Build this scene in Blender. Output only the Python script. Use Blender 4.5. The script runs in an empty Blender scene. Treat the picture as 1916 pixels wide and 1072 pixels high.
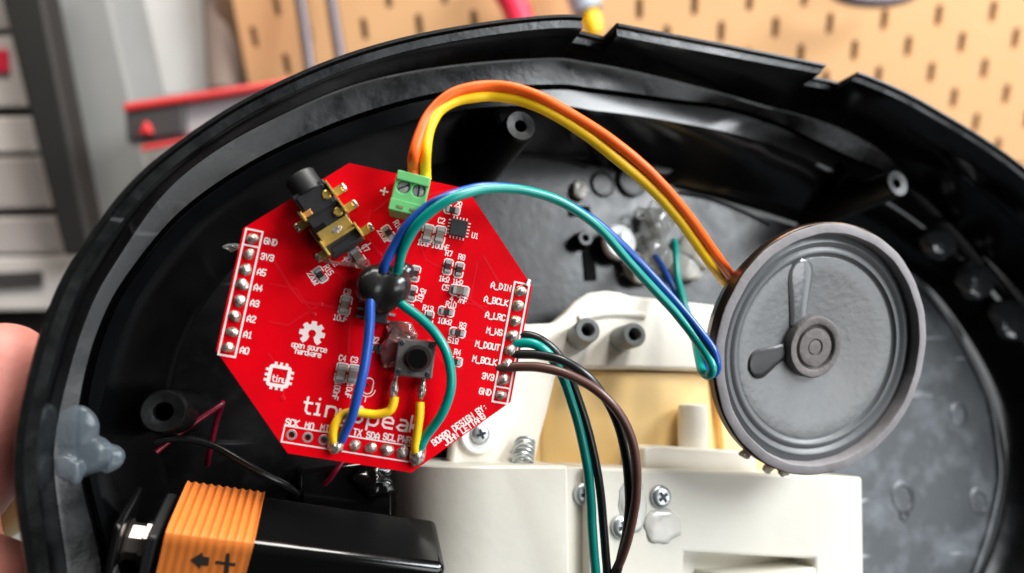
import bpy, bmesh, math, random
import numpy as np
from mathutils import Matrix, Vector, noise as mnoise
from mathutils.geometry import tessellate_polygon
random.seed(7); rng = np.random.default_rng(7)
S = 0.001                                   # all lengths below are millimetres
FPX, CX, CY = 1250.0, 958.0, 536.0          # focal length and centre of the photograph, pixels
scene = bpy.context.scene
col = scene.collection

# ------------------------------------------------------------------ camera
up_c = Vector((-.0705, .942, .3277)).normalized()          # world up seen from the camera
fw_c = (Vector((0, 0, -1)) - up_c * Vector((0, 0, -1)).dot(up_c)).normalized()
rt_c = fw_c.cross(up_c)
RC = Matrix((rt_c, fw_c, up_c))             # camera axes -> world axes (x right, y away, z up)
CAMLOC = Vector((0, 0, 1.25))
MC = Matrix.Translation(CAMLOC) @ RC.to_4x4()
cd = bpy.data.cameras.new('camera'); cam = bpy.data.objects.new('camera', cd); col.objects.link(cam)
cam.matrix_world = MC
cd.sensor_width = 36; cd.lens = 36 * FPX / 1916
cd.clip_start = .005; cd.clip_end = 20
cd.dof.use_dof = True; cd.dof.focus_distance = .117; cd.dof.aperture_fstop = 10
scene.camera = cam
scene.render.resolution_x = 1024; scene.render.resolution_y = 573

# ------------------------------------------------------------------ world and lamps (a room's ceiling lamps, a window side and an added fill)
wd = bpy.data.worlds.new('World'); scene.world = wd; wd.use_nodes = True
bg = wd.node_tree.nodes['Background']; bg.inputs[0].default_value = (.95, .97, 1, 1); bg.inputs[1].default_value = .02

def lamp(name, pos, target, sx, sy, power, colour):
    ld = bpy.data.lights.new(name, 'AREA'); ld.shape = 'RECTANGLE'; ld.size = sx; ld.size_y = sy
    ld.energy = power; ld.color = colour
    o = bpy.data.objects.new(name, ld); col.objects.link(o)
    p = MC @ Vector(pos); t = MC @ Vector(target)
    o.matrix_world = Matrix.Translation(p) @ (t - p).to_track_quat('-Z', 'Y').to_matrix().to_4x4()
    return o
# positions in metres, camera axes (x right, y up, z towards the viewer)
lamp('ceiling_lamp', (.40, 1.10, .10), (.02, 0, -.12), .5, .35, 15, (1, .97, .92))
lamp('upper_window', (.93, .56, .22), (.05, 0, -.14), .80, .36, 25, (.93, .97, 1))
lamp('fill_light', (.90, -.22, .68), (.03, 0, -.14), .6, .5, 5, (.97, .985, 1))  # added soft fill from lower right, brightens the bracket's recess
lamp('side_lamp', (1.25, -.12, .22), (.1, -.03, -.17), .5, .6, 2.5, (.93, .97, 1))
lamp('room_lamp', (-.10, .72, -.10), (-.12, .22, -.55), .8, .2, 8, (1, .94, .86))

vs = scene.view_settings; vs.view_transform = 'Standard'; vs.look = 'None'; vs.gamma = 1; vs.exposure = 0
vs.use_curve_mapping = False

# ------------------------------------------------------------------ frames
W = Vector((.3364, .1811, .9241)).normalized()              # the shell's axis, towards the viewer
U = (Vector((1, 0, 0)) - W * W[0]).normalized(); V = W.cross(U)
OS = Vector((-21.6, -5, -109.6))
MS_c = Matrix((U, V, W)).transposed()                       # shell axes -> camera axes
FS = MC @ Matrix.Translation(OS * S) @ MS_c.to_4x4()        # frame of the shell
def eul(rx, ry, rz):
    return Matrix.Rotation(rx, 3, 'X') @ Matrix.Rotation(ry, 3, 'Y') @ Matrix.Rotation(rz, 3, 'Z')
RB = eul(-.0511, .1531, -.1884); TB = Vector((-21.635, -5.017, -109.575))
FB = MC @ Matrix.Translation(TB * S) @ RB.to_4x4()          # frame of the circuit board
nsp = Vector((.30, -.10, 1)).normalized()
usp = (Vector((1, 0, 0)) - nsp * nsp[0]).normalized(); vsp = nsp.cross(usp)
CSP = Vector(((1546 - CX) / FPX * 130, (CY - 657) / FPX * 130, -130))
RSP = Matrix((usp, vsp, nsp)).transposed()
FSP = MC @ Matrix.Translation(CSP * S) @ RSP.to_4x4()       # frame of the loudspeaker
FW = Matrix.Identity(4)

def ray(px, py): return Vector(((px - CX) / FPX, (CY - py) / FPX, -1))
def P(px, py, w):                                           # photograph pixel -> shell coordinates at height w
    r = ray(px, py); q = r * ((w + OS.dot(W)) / r.dot(W)) - OS
    return Vector((q.dot(U), q.dot(V), w))
def cam2shell(q): q = q - OS; return Vector((q.dot(U), q.dot(V), q.dot(W)))
def D(px, py, d): return cam2shell(ray(px, py) * d)         # pixel at depth d -> shell
NB = RB.col[2]
def PBc(px, py, h=0):
    r = ray(px, py); t = (NB.dot(TB) + h) / NB.dot(r); return r * t
def PB(px, py, h=0):                                        # pixel -> board coordinates at height h over the board
    return RB.transposed() @ (PBc(px, py, h) - TB)
def BS(px, py, h=0): return cam2shell(PBc(px, py, h))       # pixel over the board -> shell coordinates
def PSP(px, py, h=0):
    r = ray(px, py); t = (nsp.dot(CSP) + h) / nsp.dot(r); return RSP.transposed() @ (r * t - CSP)

# ------------------------------------------------------------------ materials
MAT = {}
def mat(name, colour, rough=.5, metal=0, spec=.5, coat=0, trans=0, sss=0, noise=None, bump=0, bscale=300, rvar=0, ior=1.5, alpha=1, coat_rough=.1, scratch=None):
    """noise = (second colour, scale per metre, low, high)"""
    m = bpy.data.materials.new(name); m.use_nodes = True; nt = m.node_tree; b = nt.nodes['Principled BSDF']
    b.inputs['Base Color'].default_value = (*colour, 1); b.inputs['Roughness'].default_value = rough
    b.inputs['Metallic'].default_value = metal; b.inputs['Specular IOR Level'].default_value = spec
    b.inputs['Coat Weight'].default_value = coat; b.inputs['Coat Roughness'].default_value = coat_rough
    b.inputs['Transmission Weight'].default_value = trans; b.inputs['IOR'].default_value = ior
    if alpha < 1: b.inputs['Alpha'].default_value = alpha
    if sss:
        b.inputs['Subsurface Weight'].default_value = sss; b.inputs['Subsurface Scale'].default_value = .002
        b.inputs['Subsurface Radius'].default_value = (1, .6, .4)
    tc = nt.nodes.new('ShaderNodeTexCoord')
    def nz(scale, detail=5):
        n = nt.nodes.new('ShaderNodeTexNoise'); n.inputs['Scale'].default_value = scale; n.inputs['Detail'].default_value = detail
        nt.links.new(tc.outputs['Object'], n.inputs['Vector']); return n
    def ramp(src, lo, hi, c0, c1):
        r = nt.nodes.new('ShaderNodeValToRGB'); r.color_ramp.elements[0].position = lo; r.color_ramp.elements[1].position = hi
        r.color_ramp.elements[0].color = (*c0, 1); r.color_ramp.elements[1].color = (*c1, 1)
        nt.links.new(src, r.inputs[0]); return r
    if noise:
        c2, sc, lo, hi = noise; n = nz(sc, 8); r = ramp(n.outputs['Fac'], lo, hi, colour, c2)
        nt.links.new(r.outputs[0], b.inputs['Base Color'])
    if scratch:                                             # fine pale scratches: a thin slice of a stretched noise
        mp = nt.nodes.new('ShaderNodeMapping'); mp.inputs['Rotation'].default_value = (0, 0, .6); mp.inputs['Scale'].default_value = (30, 260, 30)
        n2 = nt.nodes.new('ShaderNodeTexNoise'); n2.inputs['Scale'].default_value = 1; n2.inputs['Detail'].default_value = 3; n2.inputs['Distortion'].default_value = .6
        nt.links.new(tc.outputs['Object'], mp.inputs['Vector']); nt.links.new(mp.outputs[0], n2.inputs['Vector'])
        r2 = nt.nodes.new('ShaderNodeValToRGB'); e = r2.color_ramp.elements; e[0].position = .655; e[0].color = (0, 0, 0, 1); e[1].position = .70; e[1].color = (1, 1, 1, 1)
        nt.links.new(n2.outputs['Fac'], r2.inputs[0]); mx = nt.nodes.new('ShaderNodeMix'); mx.data_type = 'RGBA'
        nt.links.new(r2.outputs[0], mx.inputs[0]); nt.links.new(r.outputs[0], mx.inputs[6]); mx.inputs[7].default_value = (*scratch, 1); nt.links.new(mx.outputs[2], b.inputs['Base Color'])
    if rvar:
        n = nz(bscale * .35, 7); r = ramp(n.outputs['Fac'], .35, .7, (max(rough - rvar, .02),) * 3, (min(rough + rvar, 1),) * 3)
        nt.links.new(r.outputs[0], b.inputs['Roughness'])
    if bump:
        n = nz(bscale, 4); bp = nt.nodes.new('ShaderNodeBump'); bp.inputs['Strength'].default_value = bump; bp.inputs['Distance'].default_value = .0004
        nt.links.new(n.outputs['Fac'], bp.inputs['Height']); nt.links.new(bp.outputs[0], b.inputs['Normal'])
    MAT[name] = m; return m
mat('black_plastic', (.0012, .0013, .0015), .17, spec=.42, noise=((.0035, .0036, .004), 90, .55, .85), bump=.05, bscale=160, rvar=.05)
mat('black_floor', (.002, .0021, .0023), .36, spec=.45, noise=((.010, .0105, .011), 260, .55, .8), bump=.12, bscale=420, rvar=.06, scratch=(.05, .052, .056))
mat('black_ledge', (.0014, .0015, .0016), .30, spec=.36, noise=((.007, .0072, .0075), 330, .6, .82), bump=.15, bscale=500, rvar=.08, scratch=(.035, .035, .037))
mat('boss_black', (.002, .0021, .0022), .4, spec=.2, noise=((.008, .008, .0085), 500, .5, .8), bump=.2, bscale=700)
mat('scuffed', (.03, .036, .042), .42, spec=.6, noise=((.12, .135, .15), 110, .48, .76), bump=.25, bscale=260, rvar=.1, scratch=(.3, .32, .34))
mat('gloss_black', (.003, .003, .003), .16, spec=.5, bump=.05, bscale=200, rvar=.06)
mat('matt_black', (.012, .012, .013), .5, bump=.1, bscale=900)
mat('black_hole', (.003, .003, .003), .8, spec=.1)
mat('pcb_red', (.70, .0005, .006), .42, spec=.1, coat=0, noise=((.60, .001, .006), 160, .4, .7), bump=.03, bscale=700, coat_rough=.25)
mat('pcb_trace', (.68, .006, .014), .3, spec=.4)
mat('pcb_edge', (.75, .10, .10), .6)
mat('silk', (.88, .74, .72), .6, spec=.2)
mat('silk_white', (.9, .9, .88), .55)
mat('solder', (.62, .56, .51), .3, metal=.75, noise=((.24, .17, .12), 1300, .46, .64), bump=.9, bscale=900)
mat('tin', (.62, .60, .58), .38, metal=.7, bump=.2, bscale=900)
mat('gold', (.85, .56, .13), .3, metal=.72, noise=((.62, .44, .13), 500, .4, .7), bump=.25, bscale=500)
mat('copper_hot', (.85, .38, .12), .32, metal=.7)
mat('cap_body', (.15, .12, .10), .45, noise=((.20, .165, .14), 1500, .4, .6))
mat('res_body', (.022, .022, .023), .4)
mat('chip_black', (.016, .017, .019), .5, bump=.15, bscale=2500)
mat('terminal_green', (.13, .44, .15), .42, spec=.4, sss=.1, bump=.08, bscale=500)
mat('terminal_dark', (.05, .16, .05), .6)
mat('switch_cover', (.17, .15, .14), .45, metal=.6, noise=((.12, .105, .1), 600, .4, .7), bump=.2, bscale=900)
mat('epoxy', (.012, .012, .011), .24, spec=.55, bump=.1, bscale=180)
mat('wire_orange', (.97, .135, .014), .4, spec=.3, noise=((.92, .12, .012), 120, .4, .7))
mat('wire_yellow', (.94, .56, .012), .4, spec=.3, noise=((.88, .51, .01), 120, .4, .7))
mat('wire_teal', (.0, .26, .215), .3, spec=.5, noise=((.0, .22, .185), 120, .4, .7))
mat('wire_blue', (.012, .075, .36), .3, spec=.5, noise=((.01, .06, .30), 120, .4, .7))
mat('wire_black', (.012, .012, .012), .3, spec=.5)
mat('wire_brown', (.085, .036, .026), .34, spec=.5)
mat('wire_magenta', (.20, .003, .022), .35)
mat('white_print', (.555, .535, .47), .42, spec=.35, bump=.15, bscale=350, noise=((.515, .49, .42), 55, .38, .72))
mat('ivory_print', (.86, .82, .72), .38, spec=.45, bump=.15, bscale=220, noise=((.80, .755, .65), 90, .4, .7))
mat('bounce_tint_print', (.82, .52, .17), .5, noise=((.85, .60, .27), 45, .35, .65), bump=.15, bscale=120)  # white plastic with warm bounced light and glue put into the colour
mat('nylon', (.80, .80, .78), .4, sss=.3)
mat('screw_steel', (.52, .56, .57), .34, metal=.85, bump=.15, bscale=700)
mat('screw_dark', (.03, .032, .033), .4, metal=.8)
mat('post_grey', (.19, .20, .20), .35, bump=.1, bscale=600)
mat('glue_clear', (.72, .72, .68), .1, trans=.75, ior=1.45, bump=.3, bscale=160)
mat('glue_white', (.62, .60, .55), .2, trans=.25, sss=.4, bump=.3, bscale=200)
mat('glue_blue', (.13, .16, .185), .26, alpha=.36, bump=.3, bscale=220)
mat('glue_dark', (.03, .032, .034), .16, trans=0, bump=.5, bscale=160, spec=.7)
mat('glue_pink', (.75, .50, .45), .18, trans=.85, bump=.3, bscale=300)
mat('paper_cone', (.135, .138, .14), .40, spec=.8, noise=((.10, .103, .105), 110, .35, .7), bump=.3, bscale=700)
mat('surround', (.10, .104, .108), .40, bump=.1, bscale=600)
mat('gasket', (.25, .235, .24), .7, noise=((.19, .175, .18), 160, .35, .7), bump=.3, bscale=500)
mat('dust_cap', (.115, .10, .098), .6, bump=.4, bscale=900, noise=((.15, .13, .125), 500, .4, .7))
mat('speaker_frame', (.10, .07, .055), .3, metal=.9, noise=((.30, .14, .07), 120, .55, .75))
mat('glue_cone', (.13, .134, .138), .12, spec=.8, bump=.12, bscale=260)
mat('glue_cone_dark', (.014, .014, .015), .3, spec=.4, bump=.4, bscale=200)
mat('battery_orange', (.60, .165, .03), .42, spec=.35, noise=((.56, .15, .026), 120, .4, .7), bump=.06, bscale=600)
mat('battery_print', (.02, .016, .013), .5)
mat('nickel', (.30, .26, .24), .34, metal=1)
mat('skin', (.56, .205, .165), .5, sss=.35, spec=.35, noise=((.62, .25, .205), 120, .35, .65), bump=.25, bscale=900)
mat('nail', (.70, .38, .33), .3, sss=.3)
mat('pegboard', (.62, .365, .18), .7, spec=.2, noise=((.59, .343, .167), 14, .35, .7))
mat('peg_back', (.16, .10, .06), .9)
mat('grey_metal', (.19, .195, .19), .5, noise=((.22, .22, .215), 8, .35, .65))
mat('dark_post', (.014, .013, .012), .5)
mat('white_card', (.44, .44, .435), .6, noise=((.40, .40, .395), 8, .35, .65))
mat('brown_card', (.22, .165, .14), .7)
mat('box_grey', (.33, .31, .32), .5)
mat('box_dark', (.045, .04, .04), .5)
mat('box_red', (.55, .035, .035), .4)
mat('drawer', (.34, .30, .285), .45, noise=((.42, .38, .37), 12, .35, .65))
mat('drawer_light', (.55, .51, .48), .45)
mat('tool_red', (.70, .02, .06), .4)
mat('tool_grey', (.32, .35, .42), .4)
mat('tool_yellow', (.85, .50, .01), .4)
mat('tool_dark', (.13, .11, .12), .4, metal=.6)
mat('leaf_green', (.36, .42, .22), .6)
mat('wall_paint', (.62, .60, .56), .8)

# ------------------------------------------------------------------ mesh builders
class MB:
    def __init__(s): s.v = []; s.f = []
    def add(s, vs, fs):
        n = len(s.v); s.v += [Vector(v) for v in vs]; s.f += [tuple(i + n for i in f) for f in fs]; return s
    def box(s, c, d, rot=0, taper=1):
        c = Vector(c); R = Matrix.Rotation(math.radians(rot), 3, 'Z'); vs = []
        for z in (-.5, .5):
            k = taper if z > 0 else 1
            for x, y in ((-.5, -.5), (.5, -.5), (.5, .5), (-.5, .5)):
                vs.append(c + R @ Vector((x * d[0] * k, y * d[1] * k, z * d[2])))
        return s.add(vs, [(0, 3, 2, 1), (4, 5, 6, 7), (0, 1, 5, 4), (1, 2, 6, 5), (2, 3, 7, 6), (3, 0, 4, 7)])
    def hexa(s, a, b):                                     # two quads of corners
        return s.add(list(a) + list(b), [(0, 3, 2, 1), (4, 5, 6, 7), (0, 1, 5, 4), (1, 2, 6, 5), (2, 3, 7, 6), (3, 0, 4, 7)])
    def prism(s, poly, z0, z1, holes=()):
        loops = [[Vector((p[0], p[1], 0)) for p in l] for l in ([poly] + list(holes))]
        flat = [p for l in loops for p in l]; n = len(flat)
        tris = tessellate_polygon(loops) if holes else ()
        vs = [Vector((p.x, p.y, z0)) for p in flat] + [Vector((p.x, p.y, z1)) for p in flat]
        fs = []
        for t in tris:
            a, b, c = (flat[i] for i in t)
            if (b - a).cross(c - a).z < 0: t = (t[0], t[2], t[1])
            fs.append((t[2], t[1], t[0])); fs.append(tuple(i + n for i in t))
        if not holes: fs += [tuple(range(n))[::-1], tuple(range(n, 2 * n))]
        o = 0
        for k, l in enumerate(loops):
            m = len(l); area = sum(l[i].x * l[(i + 1) % m].y - l[(i + 1) % m].x * l[i].y for i in range(m))
            fl = (area > 0) == (k == 0)
            for i in range(m):
                j = (i + 1) % m; q = (o + i, o + j, o + j + n, o + i + n)
                fs.append(q if fl else q[::-1])
            o += m
        return s.add(vs, fs)
    def tube(s, pts, r, n=12, cap=True, flat=1):
        pts = [Vector(p) for p in pts]; m = len(pts)
        rs = r if isinstance(r, (list, tuple)) else [r] * m
        t0 = (pts[1] - pts[0]).normalized(); a = t0.orthogonal().normalized(); vs = []; fs = []; pt = t0
        for i in range(m):
            t = (pts[min(i + 1, m - 1)] - pts[max(i - 1, 0)]).normalized()
            a = (pt.rotation_difference(t) @ a); a = (a - t * a.dot(t)).normalized(); b = t.cross(a); pt = t
            for k in range(n):
                th = 2 * math.pi * k / n; vs.append(pts[i] + (a * math.cos(th) + b * math.sin(th) * flat) * rs[i])
        for i in range(m - 1):
            for k in range(n):
                k2 = (k + 1) % n; fs.append((i * n + k, i * n + k2, (i + 1) * n + k2, (i + 1) * n + k))
        if cap: fs.append(tuple(range(n))[::-1]); fs.append(tuple((m - 1) * n + k for k in range(n)))
        return s.add(vs, fs)
    def lathe(s, prof, c=(0, 0, 0), n=32, axis=None, wob=None, cap0=False):
        """prof: list of (r, z); axis z unless given"""
        c = Vector(c); R = Matrix.Identity(3) if axis is None else Vector((0, 0, 1)).rotation_difference(Vector(axis)).to_matrix()
        vs = []; fs = []
        for r, z in prof:
            for k in range(n):
                th = 2 * math.pi * k / n; rr = r * (wob(th) if wob else 1)
                vs.append(c + R @ Vector((rr * math.cos(th), rr * math.sin(th), z)))
        for i in range(len(prof) - 1):
            for k in range(n):
                k2 = (k + 1) % n; fs.append((i * n + k, i * n + k2, (i + 1) * n + k2, (i + 1) * n + k))
        if cap0: fs.append(tuple(range(n))[::-1])
        return s.add(vs, fs)
    def blob(s, c, rad, seed=0, amp=.15, nu=24, nv=14, freq=2.0, rot=0, flatbottom=None):
        c = Vector(c); R = Matrix.Rotation(math.radians(rot), 3, 'Z'); off = Vector((seed * 3.7, seed * 1.3, seed * 7.1))
        vs = []; fs = []
        for i in range(nv + 1):
            la = -math.pi / 2 + math.pi * i / nv
            for k in range(nu):
                lo = 2 * math.pi * k / nu
                d = Vector((math.cos(la) * math.cos(lo), math.cos(la) * math.sin(lo), math.sin(la)))
                q = 1 + amp * 2.2 * (mnoise.noise(d * freq * .75 + off) + .35 * mnoise.noise(d * freq * 1.9 + off))
                p = R @ Vector((d.x * rad[0] * q, d.y * rad[1] * q, d.z * rad[2] * q))
                if flatbottom is not None: p.z = max(p.z, flatbottom)
                vs.append(c + p)
        for i in range(nv):
            for k in range(nu):
                k2 = (k + 1) % nu; fs.append((i * nu + k, i * nu + k2, (i + 1) * nu + k2, (i + 1) * nu + k))
        return s.add(vs, fs)
    def ribbon(s, pts, wid, z, closed=False):
        pts = [Vector((p[0], p[1])) for p in pts]; n = len(pts)
        if n == 2 and (pts[0] - pts[1]).length < 1e-6:
            k = 8; return s.add([(pts[0].x + wid * .6 * math.cos(6.2832 * i / k), pts[0].y + wid * .6 * math.sin(6.2832 * i / k), z) for i in range(k)], [tuple(range(k))])
        L = []; Rr = []
        for i in range(n):
            if closed: d0 = (pts[i] - pts[i - 1]).normalized(); d1 = (pts[(i + 1) % n] - pts[i]).normalized()
            else:
                d0 = (pts[i] - pts[i - 1]).normalized() if i else (pts[1] - pts[0]).normalized()
                d1 = (pts[i + 1] - pts[i]).normalized() if i < n - 1 else d0
            m = (d0 + d1); m = m.normalized() if m.length > 1e-3 else d0
            nn = Vector((-m.y, m.x)); k = min(1 / max(nn.dot(Vector((-d0.y, d0.x))), .3), 1.8)
            p = pts[i].copy()
            if not closed and i == 0: p -= d1 * wid * .4
            if not closed and i == n - 1: p += d0 * wid * .4
            L.append(p + nn * wid * .5 * k); Rr.append(p - nn * wid * .5 * k)
        vs = [(p.x, p.y, z) for p in L] + [(p.x, p.y, z) for p in Rr]
        fs = [(i, n + i, n + (i + 1) % n, (i + 1) % n) for i in range(n if closed else n - 1)]
        return s.add(vs, fs)
    def mesh(s, name, m, smooth=40):
        me = bpy.data.meshes.new(name); me.from_pydata([tuple(v * S) for v in s.v], [], s.f); me.update()
        bm = bmesh.new(); bm.from_mesh(me); bmesh.ops.recalc_face_normals(bm, faces=bm.faces); bm.to_mesh(me); bm.free()
        if m: me.materials.append(MAT[m])
        if smooth:
            me.shade_smooth()
            me.set_sharp_from_angle(angle=math.radians(smooth))
        return me
    def build(s, name, m, parent=None, frame=None, smooth=40, bevel=0, seg=2, loc=None, rot=0):
        me = s.mesh(name, m, smooth); o = bpy.data.objects.new(name, me); col.objects.link(o)
        if parent is not None: o.parent = parent
        mx = Matrix.Identity(4)
        if loc is not None: mx = Matrix.Translation(Vector(loc) * S) @ Matrix.Rotation(math.radians(rot), 4, 'Z')
        if parent is not None: o.matrix_local = mx
        else: o.matrix_world = (FS if frame is None else frame) @ mx
        if bevel:
            b = o.modifiers.new('bevel', 'BEVEL'); b.width = bevel * S; b.segments = seg; b.limit_method = 'ANGLE'; b.angle_limit = math.radians(35)
        return o
def tag(o, label=None, cat=None, group=None, kind=None):
    if label: o['label'] = label
    if cat: o['category'] = cat
    if group: o['group'] = group
    if kind: o['kind'] = kind
    return o
def empty(name, frame, loc, label, cat, group=None):
    o = bpy.data.objects.new(name, None); col.objects.link(o); o.empty_display_size = .005
    o.matrix_world = frame @ Matrix.Translation(Vector(loc) * S)
    return tag(o, label, cat, group)
def inst(me, name, parent, loc, rot=0):
    o = bpy.data.objects.new(name, me); col.objects.link(o); o.parent = parent
    o.matrix_local = Matrix.Translation(Vector(loc) * S) @ Matrix.Rotation(math.radians(rot), 4, 'Z'); return o
def spline(pts, k=8):
    pts = [Vector(p) for p in pts]; out = []; n = len(pts)
    for i in range(n - 1):
        p0, p1, p2, p3 = pts[max(i - 1, 0)], pts[i], pts[i + 1], pts[min(i + 2, n - 1)]
        for j in range(k):
            t = j / k; out.append(.5 * ((2 * p1) + (p2 - p0) * t + (2 * p0 - 5 * p1 + 4 * p2 - p3) * t * t + (3 * p1 - p0 - 3 * p2 + p3) * t ** 3))
    out.append(pts[-1]); return out
def circ(c, r, n=20, a0=0): return [(c[0] + r * math.cos(a0 + 2 * math.pi * i / n), c[1] + r * math.sin(a0 + 2 * math.pi * i / n)) for i in range(n)]

# ================================================================== THE BLACK SHELL
C0 = Vector((60, -15))
rim_px = [(27, 800), (22, 900), (45, 1072), (60, 660), (92, 565), (135, 480), (250, 330), (400, 215), (520, 150), (640, 100), (760, 65), (880, 42), (1000, 27), (1088, 25), (1165, 42), (1350, 78), (1545, 118), (1612, 134), (1700, 172), (1780, 218), (1850, 262), (1916, 310)]
rim_uv = [P(x, y, 0).xy for x, y in rim_px] + [Vector(p) for p in ((176, 40), (200, 22), (220, -4), (228, -34), (216, -66), (184, -94), (136, -110), (84, -114), (34, -106), (-6, -90), (-32, -66), (-42, -48))]
def polar(p): d = Vector((p[0], p[1])) - C0; return math.atan2(d.y, d.x) % (2 * math.pi), d.length
def periodic(samples, xs):
    samples = sorted(samples); th = np.array([s[0] for s in samples]); va = np.array([s[1] for s in samples])
    return np.interp(xs, np.r_[th - 2 * np.pi, th, th + 2 * np.pi], np.r_[va, va, va])
NT = 540
n1a, n1b = polar(P(1090, 27, 0))[0], polar(P(1156, 43, 0))[0]
n2a, n2b = polar(P(1548, 120, 0))[0], polar(P(1606, 134, 0))[0]
TH = np.linspace(0, 2 * np.pi, NT, endpoint=False)
extra = []
for a in (n1a, n1b, n2a, n2b): extra += [a - .0012, a + .0012]
TH = np.array(sorted(list(TH) + extra)); NT = len(TH)
def smooth_ring(v, it=6):
    for _ in range(it): v = .25 * np.roll(v, 1) + .5 * v + .25 * np.roll(v, -1)
    return v
_o = sorted(rim_uv, key=lambda p: polar(p)[0]); _o3 = [Vector((p[0], p[1], 0)) for p in _o]
_d = spline(_o3[-2:] + _o3 + _o3[:3], 12)[24:-24]
TU = np.linspace(0, 2 * np.pi, 540, endpoint=False)               # smooth on an even grid, then read off at TH
def even(samples, it): return np.interp(TH, TU, smooth_ring(periodic(samples, TU), it), period=2 * np.pi)
RIM = even([polar(p) for p in _d], 4)
in_notch = ((TH < n1a) & (TH > n1b)) | ((TH < n2a) & (TH > n2b))
def feature(st):
    """stations (px, py, w): where the photograph shows the feature; returns inward offset and height round the ring"""
    off = []; ws = []; dense = []; run = []
    for s in list(st) + [None]:
        if s is not None and len(s) == 3: run.append(Vector(s)); continue
        if len(run) > 1: dense += [tuple(q) for q in spline(run, 6)]
        elif run: dense.append(tuple(run[0]))
        run = []
        if s is not None: dense.append(s)
    for s in dense:
        if len(s) == 3: q = P(*s); t, r = polar(q); rr = np.interp(t, TH, RIM, period=2 * np.pi); off.append((t, rr - r)); ws.append((t, s[2]))
        else: t = polar(P(s[0], s[1], 0))[0]; off.append((t, s[2])); ws.append((t, s[3]))
    return even(off, 55), even(ws, 90)
wb_o, wb_w = feature([(60, 1072, 2.8, -8), (30, 850, 2.8, -8), (60, 680, 2.8, -9), (200, 400, 3, -9), (369, 300, -10), (504, 228, -11), (640, 165, -12), (760, 135, -12), (880, 118, -12), (1000, 111, -12.5), (1100, 115, -13), (1300, 160, -15.5), (1491, 215, -18), (1578, 242, -20), (1679, 302, -22), (1770, 361, -24), (1830, 416, -25), (1916, 500, -26)])
gr_o, gr_w = feature([(195, 1072, -9), (165, 960, -9), (145, 870, -9), (144, 790, -9), (154, 700, -10), (212, 552, -10), (300, 434, -11), (395, 348, -12), (520, 276, -12.5), (640, 224, -13), (760, 186, -13), (880, 163, -13), (1000, 159, -13.5), (1100, 162, -14), (1200, 176, -15.5), (1276, 187, -17), (1360, 197, -18.5), (1444, 224, -20), (1528, 264, -22), (1612, 303, -24), (1716, 350, -26), (1800, 430, -28), (1900, 560, -29)])
fl_o, fl_w = feature([(40, 1072, 13, -40), (27, 800, 13, -40), (135, 480, 13, -40), (400, 215, 14, -40), (640, 100, 14, -40), (950, 290, -40), (1060, 299, -40), (1160, 322, -40), (1300, 366, -40), (1450, 412, -40), (1600, 462, -40), (1715, 520, -40), (1790, 620, -40), (1850, 740, -40), (1868, 830, -40), (1872, 900, -40), (1850, 1000, -40), (1820, 1072, -40)])
ch_o, ch_w = feature([(40, 1072, 7.5, -12), (27, 800, 7.5, -12), (135, 480, 8, -13), (400, 215, 9, -14), (640, 100, 11, -15), (900, 202, -14.4), (1000, 200, -14.8), (1100, 207, -15.3), (1200, 219, -16.8), (1276, 232, -18.3), (1360, 247, -19.8), (1444, 272, -21.3), (1528, 306, -23.3), (1612, 348, -25.3), (1716, 412, -27.3), (1790, 475, -29.3)])
gr_o = np.maximum(gr_o, wb_o + .8); ch_o = np.maximum(ch_o, gr_o + 2); ch_w = gr_w - .7; fl_o = np.maximum(fl_o, ch_o + 1.5)
drop = np.where(in_notch, 5.6, 0)
rings = []
def ring(off, w): rings.append((RIM - off, np.zeros(NT) + w))
ring(20, -44); ring(9, -43); ring(3, -36); ring(.3, -20); ring(-.1, -6)
ring(0, -.6 - drop); ring(.35, -drop); ring(.9, -drop); ring(1.1, -.9 - drop); ring(2.5, -1.2 - drop); ring(2.65, -2.6 - drop * 1.1)
for t in (.33, .66): ring(2.65 + (wb_o - 2.65) * t, -2.6 - drop * (1 - t) + (wb_w + 2.6) * t)
ring(wb_o, wb_w); ring(wb_o + .5, wb_w - .25)
ring(gr_o, gr_w); ring(gr_o + .25, gr_w - 2.2); ring(gr_o + .9, gr_w - 2.4); ring(gr_o + 1.1, gr_w - .5)
gi = gr_o + 1.1; gw = gr_w - .5
for t in (.2, .45, .7, .9): ring(gi + (ch_o - gi) * t, gw + (ch_w - gw) * t)
for a, b in ((0, 0), (.12, .05), (.24, .14), (.36, .28), (.5, .5), (.65, .75), (.8, .92), (.92, .985)):
    ring(ch_o + (fl_o - ch_o) * a, ch_w + (fl_w - ch_w) * b)
ring(fl_o, fl_w)
m = MB(); vs = []; fs = []
for r, w in rings:
    vs += [Vector((C0.x + r[i] * math.cos(TH[i]), C0.y + r[i] * math.sin(TH[i]), w[i])) for i in range(NT)]
for k in range(len(rings) - 1):
    for i in range(NT):
        j = (i + 1) % NT; fs.append((k * NT + i, k * NT + j, (k + 1) * NT + j, (k + 1) * NT + i))
m.add(vs, fs)
shell = empty('plastic_shell', FS, (C0.x, C0.y, -44), 'large black plastic shell half with notched rim, held up with electronics inside', 'shell')
def sh(mb, name, mt, parent=None, **kw):                    # a part of the shell, in shell coordinates
    base = Vector((C0.x, C0.y, -44))
    if parent is None:
        for i, v in enumerate(mb.v): mb.v[i] = v - base
        return mb.build(name, mt, shell, **kw)
    for i, v in enumerate(mb.v): mb.v[i] = v - base
    return mb.build(name, mt, parent, **kw)
wall_o = sh(m, 'side_wall', 'black_plastic', smooth=28)
wall_o.data.materials.append(MAT['black_ledge']); wall_o.data.materials.append(MAT['boss_black'])
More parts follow.
